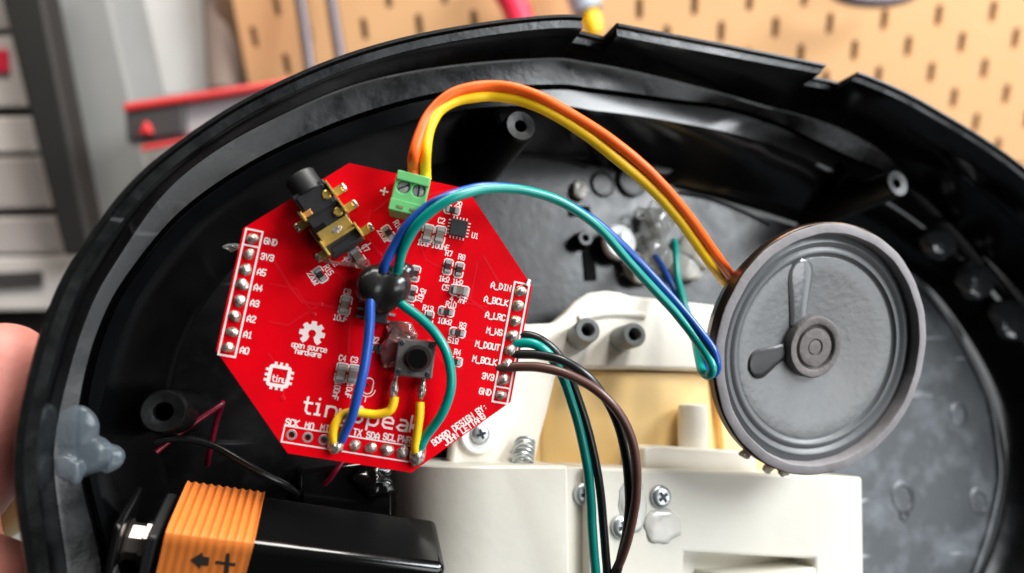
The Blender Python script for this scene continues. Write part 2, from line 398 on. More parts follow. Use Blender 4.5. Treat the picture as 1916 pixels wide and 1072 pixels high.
for pl in wall_o.data.polygons:
    if pl.index // NT in (8, 13, 14): pl.material_index = 1
    elif pl.index // NT in (4, 5, 6): pl.material_index = 2
m = MB(); rf = RIM - fl_o + .3; vs = []; fs = []
for k, q in enumerate((1, .8, .6, .4, .2)):
    vs += [Vector((C0.x + q * rf[i] * math.cos(TH[i]), C0.y + q * rf[i] * math.sin(TH[i]), -40 - .02)) for i in range(NT)]
for k in range(4):
    for i in range(NT):
        j = (i + 1) % NT; fs.append((k * NT + i, k * NT + j, (k + 1) * NT + j, (k + 1) * NT + i))
fs.append(tuple(4 * NT + i for i in range(NT)))
m.add(vs, fs); sh(m, 'floor_panel', 'black_floor')
m = MB(); m.prism([P(x, y, -39.4).xy for x, y in ((1470, 560), (1600, 520), (1712, 528), (1785, 622), (1843, 740), (1860, 830), (1864, 900), (1842, 1000), (1812, 1080), (1780, 1150), (1560, 1150), (1470, 900))], -39.8, -39.4)
sp = sh(m, 'scuffed_panel', 'scuffed', smooth=0, bevel=.15)
m = MB(); m.tube(spline([P(x, y, -39.5) for x, y in ((1700, 515), (1745, 560), (1787, 620), (1846, 740), (1864, 830), (1868, 900), (1846, 1000), (1816, 1085))], 8), .9, 8); sh(m, 'panel_edge', 'scuffed', sp)
m = MB(); m.add([Vector((C0.x + (RIM[i] - 19) * math.cos(TH[i]), C0.y + (RIM[i] - 19) * math.sin(TH[i]), -44.5)) for i in range(NT)], [tuple(range(NT))]); sh(m, 'back_panel', 'black_plastic')

def boss(px, py, w, r, rh, wfloor=-40.0, fin=None, draft=1.25):
    c = P(px, py, w)
    b = MB(); b.lathe([(r * draft, wfloor - w), (r, -.4), (r - .25, 0), (rh + .25, 0), (rh, -.3), (rh * .9, -6)], c, 28)
    b = MB(); b.lathe([(r * draft, wfloor - w), (r * 1.02, -1), (r, -.35), (r - .3, 0), (rh + .35, -.18), (rh + .05, -.25), (rh * .92, -7), (0.0, -7)], c, 28)
    o = sh(b, 'screw_boss', 'boss_black')
    h = MB(); h.lathe([(0, -6.8), (rh * .95, -6.8), (rh * .95, -6.9)], c, 16); sh(h, 'bore', 'black_hole', o)
    if fin:
        q = P(*fin); d = (q - c); d.z = 0; L = d.length; d.normalize(); n = Vector((-d.y, d.x, 0)) * .5
        a = c + d * r * .9
        f = MB(); f.hexa([a + n + Vector((0, 0, -9)), a - n + Vector((0, 0, -9)), a - n + Vector((0, 0, wfloor - w)), a + n + Vector((0, 0, wfloor - w))],
                         [c + d * L + n + Vector((0, 0, q.z - w)), c + d * L - n + Vector((0, 0, q.z - w)), c + d * L - n + Vector((0, 0, wfloor - w)), c + d * L + n + Vector((0, 0, wfloor - w))])
        sh(f, 'rib', 'black_plastic', o)
    return o
boss(975, 235, -8, 3.3, 1.25, fin=(915, 180, -20))
boss(1680, 343, -9, 3.5, 1.2, fin=(1560, 292, -25))
bl = boss(305, 770, -10, 3.4, 1.45)
# small bosses, slots and discs on the floor
def floor_boss(px, py, h, r, rh, mt='black_floor'):
    c = P(px, py, -40 + h); b = MB(); b.lathe([(r * 1.15, -h), (r, -.2), (r - .2, 0), (rh, 0), (rh * .9, -min(h, 4)), (0, -min(h, 4))], c, 22); o = sh(b, 'floor_boss', mt)
    k = MB(); k.lathe([(0, -min(h, 4) + .1), (rh * .9, -min(h, 4) + .1)], c, 14); sh(k, 'bore', 'black_hole', o)
floor_boss(1096, 445, 4, 2.0, 1.0); floor_boss(1240, 298, 5, 4.2, 1.6); 
for (px, py, r, h) in ((1127, 345, 3.6, .5), (1180, 340, 4.4, 1.0)):
    b = MB(); b.lathe([(r, 0), (r, h - .2), (r - .25, h), (r * .75, h), (r * .7, h - .25), (0, h - .25)], P(px, py, -40), 26); sh(b, 'round_pad', 'black_floor')
for (px, py, r) in ((1795, 775, 3.4), (1832, 938, 3.6), (1690, 930, 4.0), (1692, 962, 1.8)):
    b = MB(); b.lathe([(r * 1.15, 0), (r, .35), (r * .8, .3), (r * .7, -.1), (0, -.15)], P(px, py, -39.38), 26); sh(b, 'round_pad', 'scuffed')
for (px, py, dx, dy, rot) in ((1103, 492, 3.2, 9, 4), (1085, 395, 6, 2.5, 8), (190, 770, 4, 10, 0), (1700, 985, 5, 1, 0)):
    b = MB(); b.box(P(px, py, -39.7), (dx, dy, .5), rot); sh(b, 'floor_slot', 'black_hole', bevel=.15)
b = MB(); a0, a1 = P(1000, 300, -40), P(1075, 300, -40); b.tube(spline([P(x, y, -39.6) for x, y in ((905, 300), (960, 292), (1000, 291), (1060, 300), (1100, 312))]), .35, 6); sh(b, 'floor_ridge', 'black_floor')
b = MB(); b.tube(spline([P(x, y, -39.6) for x, y in ((1270, 360), (1330, 372), (1390, 395), (1440, 420))]), .4, 6); sh(b, 'floor_ridge', 'black_floor')
# step on the right side wall
f = MB(); f.tube(spline([P(x, y, w) for x, y, w in ((1700, 240, -8), (1770, 300, -10), (1835, 355, -11), (1900, 415, -12), (1960, 480, -13))]), .35, 6); sh(f, 'wall_ridge', 'black_plastic')
# hot glue stuck to the shell
def glue_part(mb, mt, label=None, name='glue_lump'):
    o = sh(mb, name, mt, smooth=180); s_ = o.modifiers.new('sub', 'SUBSURF'); s_.levels = 1; s_.render_levels = 1
    if label: o['label'] = label
    return o
g = MB(); c = P(150, 850, -8)
g.blob(P(148, 852, -10), (4.6, 3.6, 1.6), 3, .06, freq=1.5); g.blob(P(138, 808, -9.5), (3.4, 4.0, 1.5), 5, .05, freq=1.5); g.blob(P(185, 858, -12), (3.6, 2.6, 1.4), 6, .05, freq=1.5)
for (x, y) in ((117, 880), (127, 884), (140, 892)): g.tube([P(x, y - 26, -9), P(x + 1, y - 4, -8.8), P(x + 1, y + 10, -8.8), P(x + 1, y + 17, -9)], [1.3, 1.15, .85, .35], 10)
gb = glue_part(g, 'glue_blue', 'bluish translucent glue lump with short drips')
def melt(o, vox=.35, it=8):
    o.modifiers.clear(); r_ = o.modifiers.new('union', 'REMESH'); r_.mode = 'VOXEL'; r_.voxel_size = vox * S; r_.use_smooth_shade = True
    r_ = o.modifiers.new('soft', 'SMOOTH'); r_.factor = .5; r_.iterations = it
melt(gb, .2, 10)
mg = MB()
for (x, y, w, rx, ry, rz, sd) in ((1755, 455, -28, 7, 5, 2.6, 11), (1826, 525, -29, 8, 6, 3, 12), (1893, 600, -30, 9, 6.5, 3, 13)):
    mg.blob(P(x, y, w), (rx, ry, rz), sd, .14, freq=2)
melt(glue_part(mg, 'glue_dark', 'glossy dark melted lumps along the right wall'), .4, 14)
g = MB(); g.blob(P(1222, 425, -37.5), (4.0, 5.0, 3.4), 21, .2); g.blob(P(1222, 478, -37), (5.4, 5.2, 3.8), 22, .22); glue_part(g, 'glue_clear')
g = MB(); g.blob(P(1195, 500, -38), (5, 4.2, 2.6), 23, .2); g.blob(P(1300, 475, -37), (6, 5, 3), 24, .15); g.blob(P(1280, 495, -37.5), (5.5, 4.5, 2.4), 25, .15); glue_part(g, 'glue_white')
for (x, y, r) in ((1197, 400, 1.9), (1226, 392, 2.6), (1247, 405, 1.2), (1252, 418, 1.3)):
    g = MB(); g.lathe([(r * .72, 0), (r, .5), (r * .95, 1), (r * .72, 1.1), (r * .66, .8)], P(x, y, -37), 20); glue_part(g, 'glue_clear', name='glue_bubble')
g = MB(); g.blob(P(1084, 357, -39), (2.0, 2.4, 1.6), 31, .25); glue_part(g, 'glue_white')
# white round screw washer on the floor
g = MB(); g.lathe([(0, .9), (1.7, .9), (1.9, 1.5), (3.9, 1.9), (4.5, 1.3), (4.6, 0)], P(1155, 455, -37), 28); wsh = sh(g, 'washer', 'nylon')
g = MB(); g.lathe([(0, 2.5), (.5, 2.5), (1.5, 2.2), (1.75, 1.4), (1.75, .8)], P(1160, 450, -37), 20); sh(g, 'screw_head', 'screw_steel', wsh)
# broken clear film scraps near the board edge
g = MB(); g.blob(P(436, 462, -6), (1.3, .7, .5), 41, .3); glue_part(g, 'glue_clear')

# ================================================================== THE CIRCUIT BOARD
board = empty('circuit_board', FB, (0, 0, 0), 'red octagonal circuit board with white printing, jack and soldered parts', 'circuit board')
AP = 23.93; RO = AP / math.cos(math.pi / 8)
octo = [(RO * math.cos(math.radians(22.5 + 45 * i)), RO * math.sin(math.radians(22.5 + 45 * i))) for i in range(8)]
LX, LY, RX, RY, BX, BY = -22.176, 8.62, 22.136, 8.76, -9.93, -21.003
holes = [circ((BX + 2.54 * i, BY), .5, 16) for i in range(3)] + [circ((PB(687, 721).x, PB(687, 721).y), .28, 10)]
MB().prism(octo, -1.6, 0, holes).build('board', 'pcb_red', board, smooth=0)
m = MB()
for i in range(8):
    a, b = Vector(octo[i]), Vector(octo[(i + 1) % 8]); k = 1.0006
    m.add([(a.x * k, a.y * k, -1.5), (b.x * k, b.y * k, -1.5), (b.x * k, b.y * k, -.12), (a.x * k, a.y * k, -.12)], [(0, 1, 2, 3)])
m.build('board_edge', 'pcb_edge', board, smooth=0)
# printed characters, drawn with a stroke alphabet
G = {'A': '02 06 28 46 42|04 44', 'B': '02 08 38 47 46 35 05|35 44 43 32 02', 'C': '47 38 18 07 03 12 32 43', 'D': '02 08 28 46 44 22 02', 'E': '48 08 02 42|05 35', 'F': '48 08 02|05 35', 'G': '47 38 18 07 03 12 32 43 45 25', 'H': '02 08|42 48|05 45', 'I': '22 28|12 32|18 38', 'J': '48 43 32 12 03', 'K': '02 08|48 05 42', 'L': '08 02 42', 'M': '02 08 25 48 42', 'N': '02 08 42 48', 'O': '18 38 47 43 32 12 03 07 18', 'P': '02 08 38 47 46 35 05', 'R': '02 08 38 47 46 35 05|25 42', 'S': '47 38 18 07 06 15 35 44 43 32 12 03', 'T': '08 48|28 22', 'U': '08 03 12 32 43 48', 'V': '08 22 48', 'W': '08 02 25 42 48', 'X': '02 48|08 42', 'Y': '08 25 48|25 22', '0': '18 38 47 43 32 12 03 07 18', '1': '17 28 22|12 32', '2': '07 18 38 47 46 02 42', '3': '07 18 38 47 46 35 44 43 32 12 03|15 35', '4': '32 38 04 44', '5': '48 08 05 35 44 43 32 02', '6': '47 38 18 07 03 12 32 43 44 35 05', '7': '08 48 22', '8': '18 38 47 46 35 15 06 07 18|15 04 03 12 32 43 44 35', 't': '28 23 32 42|16 46', 'i': '16 26 22|12 32|28 28', 'n': '02 06|05 16 36 45 42', 'y': '06 03 12 42|46 41 30 10', 'p': '00 06|05 16 36 45 43 32 12 03', 'e': '04 44 45 36 16 05 03 12 32 42', 'a': '16 36 45 42|44 14 03 12 32 43', 'k': '02 08|46 04 42', 's': '46 16 05 14 34 43 32 02', 'o': '16 36 45 43 32 12 03 05 16', 'u': '06 03 12 32 43|46 42', 'r': '02 06|04 26 46', 'c': '45 36 16 05 03 12 32 43', 'h': '02 08|05 16 36 45 42', 'd': '48 42|45 36 16 05 03 12 32 43', 'w': '06 12 25 32 46', 'm': '02 06|05 16 25 22|25 36 45 42', 'z': '02 42', '_': '01 41', '.': '22 22', ':': '23 23|26 26', '+': '05 45|23 27', '-': '15 45', '\u03a9': '02 12 14 05 07 18 38 47 45 34 32 42', ' ': ''}
def text(st, px, py, h, rot=0, wid=None, pitch=5.6, xs=1.0, name='printed_text', z=.05):
    c = PB(px, py); k = h / 6; wid = wid or h * .17; m = MB(); a = math.radians(rot)
    L = len(st) * pitch - (pitch - 4); zz = 0
    for i, ch in enumerate(st):
        for s_ in G[ch].split('|'):
            if not s_: continue
            pts = [((int(q[0]) + i * pitch - L / 2) * k * xs, (int(q[1]) - 5) * k) for q in s_.split()]
            pts = [(x * math.cos(a) - y * math.sin(a), x * math.sin(a) + y * math.cos(a)) for x, y in pts]
            m.ribbon(pts, wid, zz); zz += .006 if zz < .03 else -.03
    return m.build(name, 'silk', board, smooth=0, loc=(c.x, c.y, z))
def lines(plist, wid, name='printed_outline', z=.05, closed=False):
    m = MB(); q = 0
    for p in plist: m.ribbon(p, wid, z + q, closed); q += .006
    return m.build(name, 'silk', board, smooth=0)
def rect(x0, y0, x1, y1): return [(x0, y0), (x1, y0), (x1, y1), (x0, y1)]
lines([rect(LX - 1.28, LY + 1.3, LX + 1.28, LY - 7 * 2.54 - 1.3)], .3, closed=True); lines([[(LX - 1.1, LY - 1.27), (LX + 1.1, LY - 1.27)]], .28)
lines([rect(RX - 1.28, RY + 1.3, RX + 1.28, RY - 7 * 2.54 - 1.3)], .3, closed=True); lines([[(RX - 1.1, RY - 6.5 * 2.54), (RX + 1.1, RY - 6.5 * 2.54)]], .28)
lines([rect(BX - 1.3, BY + 1.28, BX + 7.55 * 2.54, BY - 1.28)], .22, closed=True)
for i, t in enumerate(('GND', '3V3', 'A5', 'A4', 'A3', 'A2', 'A1', 'A0')):
    w = len(t) * .71; text(t, 0, 0, .95, wid=.22, xs=.8).location = Vector((LX + 1.75 + w * .5, LY - 2.54 * i, .05)) * S
for i, t in enumerate(('A_DIN', 'A_BCLK', 'A_LRC', 'M_WS', 'M_DOUT', 'M_BCLK', '3V3', 'GND')):
    w = len(t) * .70; text(t, 0, 0, .95, wid=.21, pitch=5.4, xs=.82).location = Vector((RX - 1.7 - w * .5, RY - 2.54 * i + .05, .05)) * S
for t, px, py in (('SCK', 547, 791), ('MO', 579, 797), ('MI', 608, 801), ('TX', 669, 809), ('SDA', 698, 815), ('SCL', 729, 818), ('PWR', 757, 822)): text(t, px, py, 1.0, wid=.22, xs=.78)
for ch, px, py in (('t', 574, 758), ('i', 596, 761), ('n', 621, 766), ('y', 645, 772), ('S', 670, 775), ('p', 699, 781), ('e', 727, 786), ('a', 754, 791), ('k', 778, 794)): text(ch, px, py, 2.5, wid=.36, xs=.95)
text('BOARD DESIGN BY:', 860, 794, .95, 45, wid=.2, pitch=5.3, xs=.8); text('JOHN LETTANG', 869, 803, .95, 45, wid=.2, pitch=5.3, xs=.8)
text('+', 719, 358, 1.7, wid=.3); text('-', 806, 379, 1.5, wid=.25)
text('open source', 579, 649, .85, wid=.17, pitch=5.0, xs=.72); text('hardware', 577, 660, .85, wid=.17, pitch=5.0, xs=.72)
for t, px, py, r in (('R10', 844, 570, 0), ('10k\u03a9', 832, 601, 0), ('R3', 866, 609, 0), ('51\u03a9', 848, 637, 0), ('C5', 834, 538, 0), ('4.7nF', 858, 561, 0), ('R7', 840, 474, 0), ('1k\u03a9', 831, 522, 0), ('R8', 864, 481, 0), ('1k\u03a9', 856, 528, 0), ('10uF', 794, 455, 0), ('C2', 826, 413, 0), ('100nF', 824, 461, 0), ('R16', 745, 422, -45), ('220\u03a9', 717, 440, -45), ('R15', 615, 505, -45), ('220\u03a9', 586, 520, -45), ('C7', 684, 464, -45), ('10uF', 655, 489, -45), ('C8', 650, 546, 0), ('10uF', 637, 595, 0), ('10k\u03a9', 788, 553, 80), ('R6', 767, 574, 0), ('R13', 801, 577, 0), ('R4', 856, 659, 0), ('R2', 702, 636, 0), ('C4', 641, 670, 0), ('C3', 663, 673, 0), ('100nF', 630, 731, -90), ('10uF', 653, 731, -90), ('U1', 889, 441, 0), ('2\u03a9', 858, 382, 0)):
    text(t, px, py, .86, r, wid=.17, pitch=5.3, xs=.78)
# emblem: toothed gear with an opening, and the little chip sign
c = PB(584, 624); m = MB(); prof = []
for i in range(8):
    a = math.radians(-90 + 45 * i)
    for da, r in ((-17, 1.52), (-11, 2.05), (11, 2.05), (17, 1.52)):
        ang = math.radians(-90 + 45 * i + da)
        if i == 0: continue
        prof.append((r * math.cos(ang), r * math.sin(ang)))
a0, a1 = math.radians(-90 + 26), math.radians(-90 - 26)
outer = [(1.5 * math.cos(a0), 1.5 * math.sin(a0))] + prof + [(1.5 * math.cos(a1), 1.5 * math.sin(a1))]
inner = [(.62 * math.cos(t), .62 * math.sin(t)) for t in np.linspace(math.radians(270 - 32), math.radians(-90 + 32), 14)]
m.prism(outer + inner, 0, .04); m.build('printed_emblem', 'silk', board, smooth=0, loc=(c.x, c.y, .02))
c = PB(522, 704); m = MB(); q = 1.75
def rr(w, r, n=5):
    o = []
    for cx_, cy_, a in ((w - r, w - r, 0), (-w + r, w - r, 90), (-w + r, -w + r, 180), (w - r, -w + r, 270)):
        o += [(cx_ + r * math.cos(math.radians(a + 90 * i / n)), cy_ + r * math.sin(math.radians(a + 90 * i / n))) for i in range(n + 1)]
    return o
m.prism(rr(1.75, .55), 0, .04, [rect(-1.2, -1.2, 1.2, 1.2)])
for s_ in (-1, 0, 1):
    for d in ((1, 0), (-1, 0), (0, 1), (0, -1)):
        m.box((d[0] * 1.98 + (s_ * .85 if d[1] else 0), d[1] * 1.98 + (s_ * .85 if d[0] else 0), .022), (.42, .42, .038))
m.build('printed_emblem', 'silk', board, smooth=0, loc=(c.x, c.y, .02)); text('tiny', 522, 709, .95, wid=.18, pitch=5, xs=.75)
# microphone sign
c = PB(689, 722); cap = [(.75 * math.cos(t), .55 + .75 * math.sin(t)) for t in np.linspace(0, math.pi, 9)] + [(.75 * math.cos(t), -.55 + .75 * math.sin(t)) for t in np.linspace(math.pi, 2 * math.pi, 9)]
lines([[(c.x + x, c.y + y) for x, y in cap]], .18, closed=True)
lines([[(c.x + 1.25 * math.cos(t), c.y - .5 + 1.25 * math.sin(t)) for t in np.linspace(math.pi, 2 * math.pi, 10)], [(c.x, c.y - 1.75), (c.x, c.y - 2.6)]], .15)
# copper traces showing under the mask
for pts in (((513, 489), (545, 540), (565, 565), (600, 570), (640, 578)), ((700, 395), (730, 372), (770, 345)), ((655, 590), (652, 660)), ((690, 600), (688, 690)), ((800, 365), (840, 356), (866, 356)), ((905, 480), (940, 540), (965, 545)), ((880, 560), (930, 600), (962, 600))):
    m = MB(); m.ribbon([PB(x, y).xy for x, y in pts], .42, .025); m.build('trace', 'pcb_trace', board, smooth=0)
trr = random.Random(4)
for (x, y, a, l1, l2) in ((-18, 2, 0, 4, 5), (-17, -4, 0, 3, 6), (-16, -9, -45, 5, 3), (-5, 17, -90, 4, 4), (3, 15, -60, 5, 4), (14, 12, -90, 6, 4), (17, 5, 180, 4, 5), (16.5, -1, 180, 3, 4), (15, -6, 180, 3, 5), (-2, -16, 90, 4, 3), (5.5, -17, 90, 3, 3), (-12, 8, -30, 6, 4), (10, -13, 135, 3, 4)):
    a = math.radians(a); b_ = a + math.radians(trr.choice((-45, 45))); p0 = Vector((x, y)); p1 = p0 + Vector((math.cos(a), math.sin(a))) * l1; p2 = p1 + Vector((math.cos(b_), math.sin(b_))) * l2
    m = MB(); m.ribbon([p0, p1, p2], .26, .02); m.build('trace', 'pcb_trace', board, smooth=0)
    m = MB(); m.lathe([(.16, .03), (.16, .05), (.36, .05), (.42, .02)], (p2.x, p2.y, 0), 14); m.build('via', 'pcb_trace', board)
# pads and solder joints of the three pin rows
m_ring = MB(); m_ring.lathe([(.52, .0), (.52, .05), (.82, .05), (.86, .0)], (0, 0, 0), 20); pad_me = m_ring.mesh('pad', 'tin')
joints = []
for k in range(4):
    m_ = MB(); m_.lathe([(.98, .0), (.93, .12), (.72, .42), (.50, .62), (.34, .80), (.2, .86), (0, .88)], (0, 0, 0), 20, wob=lambda t, k=k: 1 + .07 * math.sin(2 * t + k) + .05 * math.sin(3 * t + 2 * k)); joints.append(m_.mesh('solder_joint', 'solder', 60))
def joint(k, x, y, a):
    o = inst(joints[k % 4], 'solder_joint', board, (x + random.uniform(-.08, .08), y + random.uniform(-.08, .08), .02), a); o.scale = (random.uniform(.85, 1.08), random.uniform(.9, 1.15), random.uniform(.7, 1.15))
for i in range(8): joint(i, LX, LY - 2.54 * i, 60 * i)
for i in range(8): joint(i + 1, RX, RY - 2.54 * i, 50 * i)
for i in range(3): inst(pad_me, 'pad', board, (BX + 2.54 * i, BY, .0))
for i in range(4, 8): joint(i + 2, BX + 2.54 * i, BY, 80 * i)
m = MB(); m.lathe([(.46, -1.5), (.5, -.2), (.5, 0)], (0, 0, 0), 16)
for (px, py, a, b, hh, sd) in ((629, 832, 1.25, 1.55, 1.25, 3), (781, 851, 1.25, 1.75, 1.3, 5)):
    c = PB(px, py); g = MB(); g.blob((0, 0, .2), (a, b, hh), sd, .13, freq=2.2, flatbottom=-.15); g.build('solder_joint', 'solder', board, smooth=70, loc=(c.x, c.y, 0), rot=-15)
c = PB(989, 528); MB().box((0, 0, .3), (.55, 1.2, .35), -12).build('edge_chip', 'silk_white', board, loc=(c.x - .05, c.y - .1, -.12), bevel=.08)

# two-ended chip parts
def smd_meshes(kind):
    L, Wd, H = {'res': (1.75, .85, .5), 'cap': (2.2, 1.2, .95)}[kind]
    b = MB(); b.box((0, 0, H / 2 + .06), (L * .56, Wd, H)); bm_ = b.mesh(kind, 'res_body' if kind == 'res' else 'cap_body', 0)
    t = MB(); t.box((0, 0, H / 2 + .07), (L * .22, Wd * 1.02, H * 1.04)); t.box((L * .07, 0, .08), (L * .42, Wd * 1.1, .14)); tm = t.mesh('terminal', 'tin', 0)
    o = MB(); hl, hw = L / 2 + .42, Wd / 2 + .3
    o.ribbon([(.28, hw), (hl - .25, hw), (hl, hw - .25), (hl, -hw + .25), (hl - .25, -hw), (.28, -hw)], .2, .05); o.ribbon([(-.28, hw), (-hl + .25, hw), (-hl, hw - .25), (-hl, -hw + .25), (-hl + .25, -hw), (-.28, -hw)], .2, .05)
    return bm_, tm, o.mesh('printed_bracket', 'silk', 0), L
SM = {k: smd_meshes(k) for k in ('res', 'cap')}
def smd(kind, px, py, rot):
    c = PB(px, py); bm_, tm, om, L = SM[kind]; nm = 'resistor' if kind == 'res' else 'capacitor'
    o = inst(bm_, nm, board, (c.x, c.y, 0), rot)
    inst(tm, 'terminal', o, (L * .39, 0, 0)); inst(tm, 'terminal', o, (-L * .39, 0, 0), 180); inst(om, 'printed_bracket', o, (0, 0, 0))
for k, px, py, r in (('res', 835, 583, 0), ('res', 856, 622, 0), ('cap', 860, 544, 0), ('res', 838, 499, 90), ('res', 859, 505, 90), ('cap', 800, 437, 90), ('cap', 823, 440, 90), ('res', 846, 393, 0), ('res', 727, 436, -45), ('res', 600, 514, -45), ('cap', 669, 480, -45), ('cap', 646, 571, 90), ('res', 771, 549, 90), ('res', 777, 512, 90), ('res', 802, 596, 90), ('res', 850, 676, 0), ('res', 704, 651, 0), ('cap', 639, 697, 90), ('cap', 661, 700, 90)):
    smd(k, px, py, r)
# small square chip with edge pads
c = PB(858, 427); chip = MB().box((0, 0, .42), (2.75, 2.75, .78)).build('chip', 'chip_black', board, smooth=0, loc=(c.x, c.y, 0), bevel=.08)
pm = MB().box((0, 0, .04), (.2, .42, .07)).mesh('chip_pad', 'silk', 0)
for i in range(5):
    for k in range(4):
        a = math.radians(90 * k); x, y = (i - 2) * .56, 1.66
        inst(pm, 'chip_pad', chip, (x * math.cos(a) - y * math.sin(a), x * math.sin(a) + y * math.cos(a), 0), 90 * k)
# larger chip under the black epoxy
c = PB(706, 576); soic = MB().box((0, 0, .85), (3.9, 4.9, 1.4), taper=.94).build('chip', 'chip_black', board, smooth=0, loc=(c.x, c.y, 0), bevel=.08)
pm = MB().box((0, 0, .12), (1.1, .42, .14)).box((-.45, 0, .4), (.16, .42, .6)).mesh('chip_lead', 'tin', 0)
for i in range(4):
    for s_ in (1, -1): inst(pm, 'chip_lead', soic, (s_ * 2.55, (i - 1.5) * 1.27, 0), 0 if s_ > 0 else 180)
# glossy black epoxy bead: a lumpy two-lobed drop
g = MB()
for px, py, h, r, sd in ((700, 535, 2.6, (3.0, 3.5, 3.1), 1), (735, 537, 2.4, (3.0, 3.3, 2.9), 2), (717, 522, 2.0, (3.4, 2.6, 2.4), 4), (716, 560, 2.0, (2.6, 2.5, 2.0), 5), (757, 507, 1.2, (1.9, 1.6, 1.5), 6)):
    c = PB(px, py, h); g.blob(c, r, sd, .04, 28, 18)
bead = g.build('epoxy_bead', 'epoxy', board, smooth=180)
r_ = bead.modifiers.new('union', 'REMESH'); r_.mode = 'VOXEL'; r_.voxel_size = .00028; r_.use_smooth_shade = True
r_ = bead.modifiers.new('soft', 'SMOOTH'); r_.factor = .6; r_.iterations = 34
# green screw terminal
c = PB(767, 361, 7.5); tb = MB()
tb.prism([(-2.65, -3.25), (2.65, -3.25), (2.65, 3.1), (-2.65, 3.1)], 0, 7.2, [circ((-1.22, .75), 1.02, 20), circ((1.22, .75), 1.02, 20)])
tbo = tb.build('screw_terminal', 'terminal_green', board, smooth=30, loc=(c.x, c.y, 0), rot=-2, bevel=.15)
MB().box((0, 2.35, 7.45), (5.3, 1.5, .5), taper=.97).build('terminal_ridge', 'terminal_green', tbo, bevel=.12)
MB().box((0, -2.3, 7.28), (5.28, 1.75, .16)).build('terminal_step', 'terminal_green', tbo, bevel=.06)
for s_ in (-1, 1):
    k = MB(); k.lathe([(.98, 2), (.98, 6.7), (.85, 6.9), (.35, 6.95), (0, 6.95)], (s_ * 1.22, .75, 0), 22); so = k.build('screw', 'tin', tbo)
    MB().box((s_ * 1.22, .75, 6.93), (.22, 1.7, .1), -25 + 30 * s_).build('slot', 'black_hole', so, smooth=0)
    MB().box((s_ * 1.05, -2.55, 7.36), (1.1, .5, .06), 0).build('contact_window', 'terminal_dark', tbo, smooth=0)
    MB().box((s_ * 1.05 + .15, -2.55, 7.4), (.6, .22, .06), 0).build('contact', 'copper_hot', tbo, smooth=0)
# audio jack, mounted at 45 degrees
c = PB(613, 408, 4.2); jk = MB(); RJ = -45
jk.box((0, 0, 2.3), (11.3, 5.6, 4.4)); jack = jk.build('audio_jack', 'matt_black', board, smooth=0, loc=(c.x, c.y, 0), rot=RJ, bevel=.2)
def jl(px, py, h):
    q = PB(px, py, h) - c; q.z = h; return Matrix.Rotation(math.radians(-RJ), 3, 'Z') @ q
k = MB(); k.lathe([(1.5, 2.8), (2.35, 2.75), (2.5, 2.5), (2.5, -.5), (2.4, -.5)], (-5.6, 0, 2.6), 26, axis=(-1, 0, 0)); barrel = k.build('barrel', 'matt_black', jack)
k = MB(); k.lathe([(0, 2.78), (1.5, 2.78)], (-5.6, 0, 2.6), 20, axis=(-1, 0, 0)); k.build('bore', 'black_hole', barrel)
MB().box((-3.2, 0, 4.62), (3.6, 4.6, .3)).build('top_step', 'matt_black', jack, bevel=.1)
MB().box((4.9, .2, 4.6), (1.1, 4.8, .35)).build('top_step', 'matt_black', jack, bevel=.1)
for sx, sd, mt, knob in ((-3.6, 1, 'gold', 1), (-.4, 1, 'gold', 1), (-2.0, -1, 'gold', 2), (4.2, 1, 'gold', 0), (3.9, -1, 'gold', 0)):
    t = MB(); y = sd * 2.95
    t.box((sx, y, 2.8), (2.5 if knob != 2 else 1.6, .34, 5.5)); t.box((sx, y + sd * 1.15, .2), (1.4, 2.3, .3)); o = t.build('contact_tab', mt, jack, smooth=0, bevel=.05)
    q = MB(); q.blob((sx, y + sd * 1.9, .3), (.75, .5, .3), 4 + sd, .1, 12, 8); q.build('solder', 'solder', o, smooth=70)
    if knob == 1:
        q = MB(); q.box((sx + .55, y - sd * .45, 4.75), (.5, .9, .14)); q.build('clip', 'gold', o, bevel=.04)
        q = MB(); q.lathe([(.72, 0), (.72, .35), (.55, .5), (0, .5)], (sx + .55, y - sd * 1.05, 4.55), 16); q.build('rivet', 'gold', o)
    if knob == 2:
        q = MB(); q.box((sx - .1, y - sd * .75, 4.85), (.85, 1.5, .2)); q.build('clip', 'copper_hot', o, bevel=.05)
t = MB(); t.box((2.45, 0, 4.72), (2.5, 5.4, .24)); t.box((3.6, 0, 4.95), (.26, 5.2, .85)); br = t.build('bridge_plate', 'gold', jack, smooth=0, bevel=.06)
t = MB(); t.blob((2.4, .2, 4.83), (.5, 1.0, .12), 3, .15, 14, 8); t.build('solder', 'solder', br, smooth=70)
MB().box((1.0, -1.7, 4.52), (1.4, 1.7, .1)).build('recess', 'black_hole', jack, smooth=0)
MB().box((1.3, 2.1, 4.52), (1.3, 1.0, .1)).build('recess', 'black_hole', jack, smooth=0)
MB().box((1.6, -2.9, 3.4), (3.4, .16, .9), 0).build('spring_strip', 'gold', jack, smooth=0)
m = MB(); m.ribbon([(-4.2, -3.5), (-3.1, -3.5)], .22, .05); m.ribbon([(-.8, -3.5), (3.1, -3.5)], .22, .05); m.ribbon([(5.0, -3.5), (6.4, -3.5)], .22, .05); m.ribbon([(6.4, -3.2), (6.4, 3.4)], .18, .056); m.build('printed_outline', 'silk', jack, smooth=0)
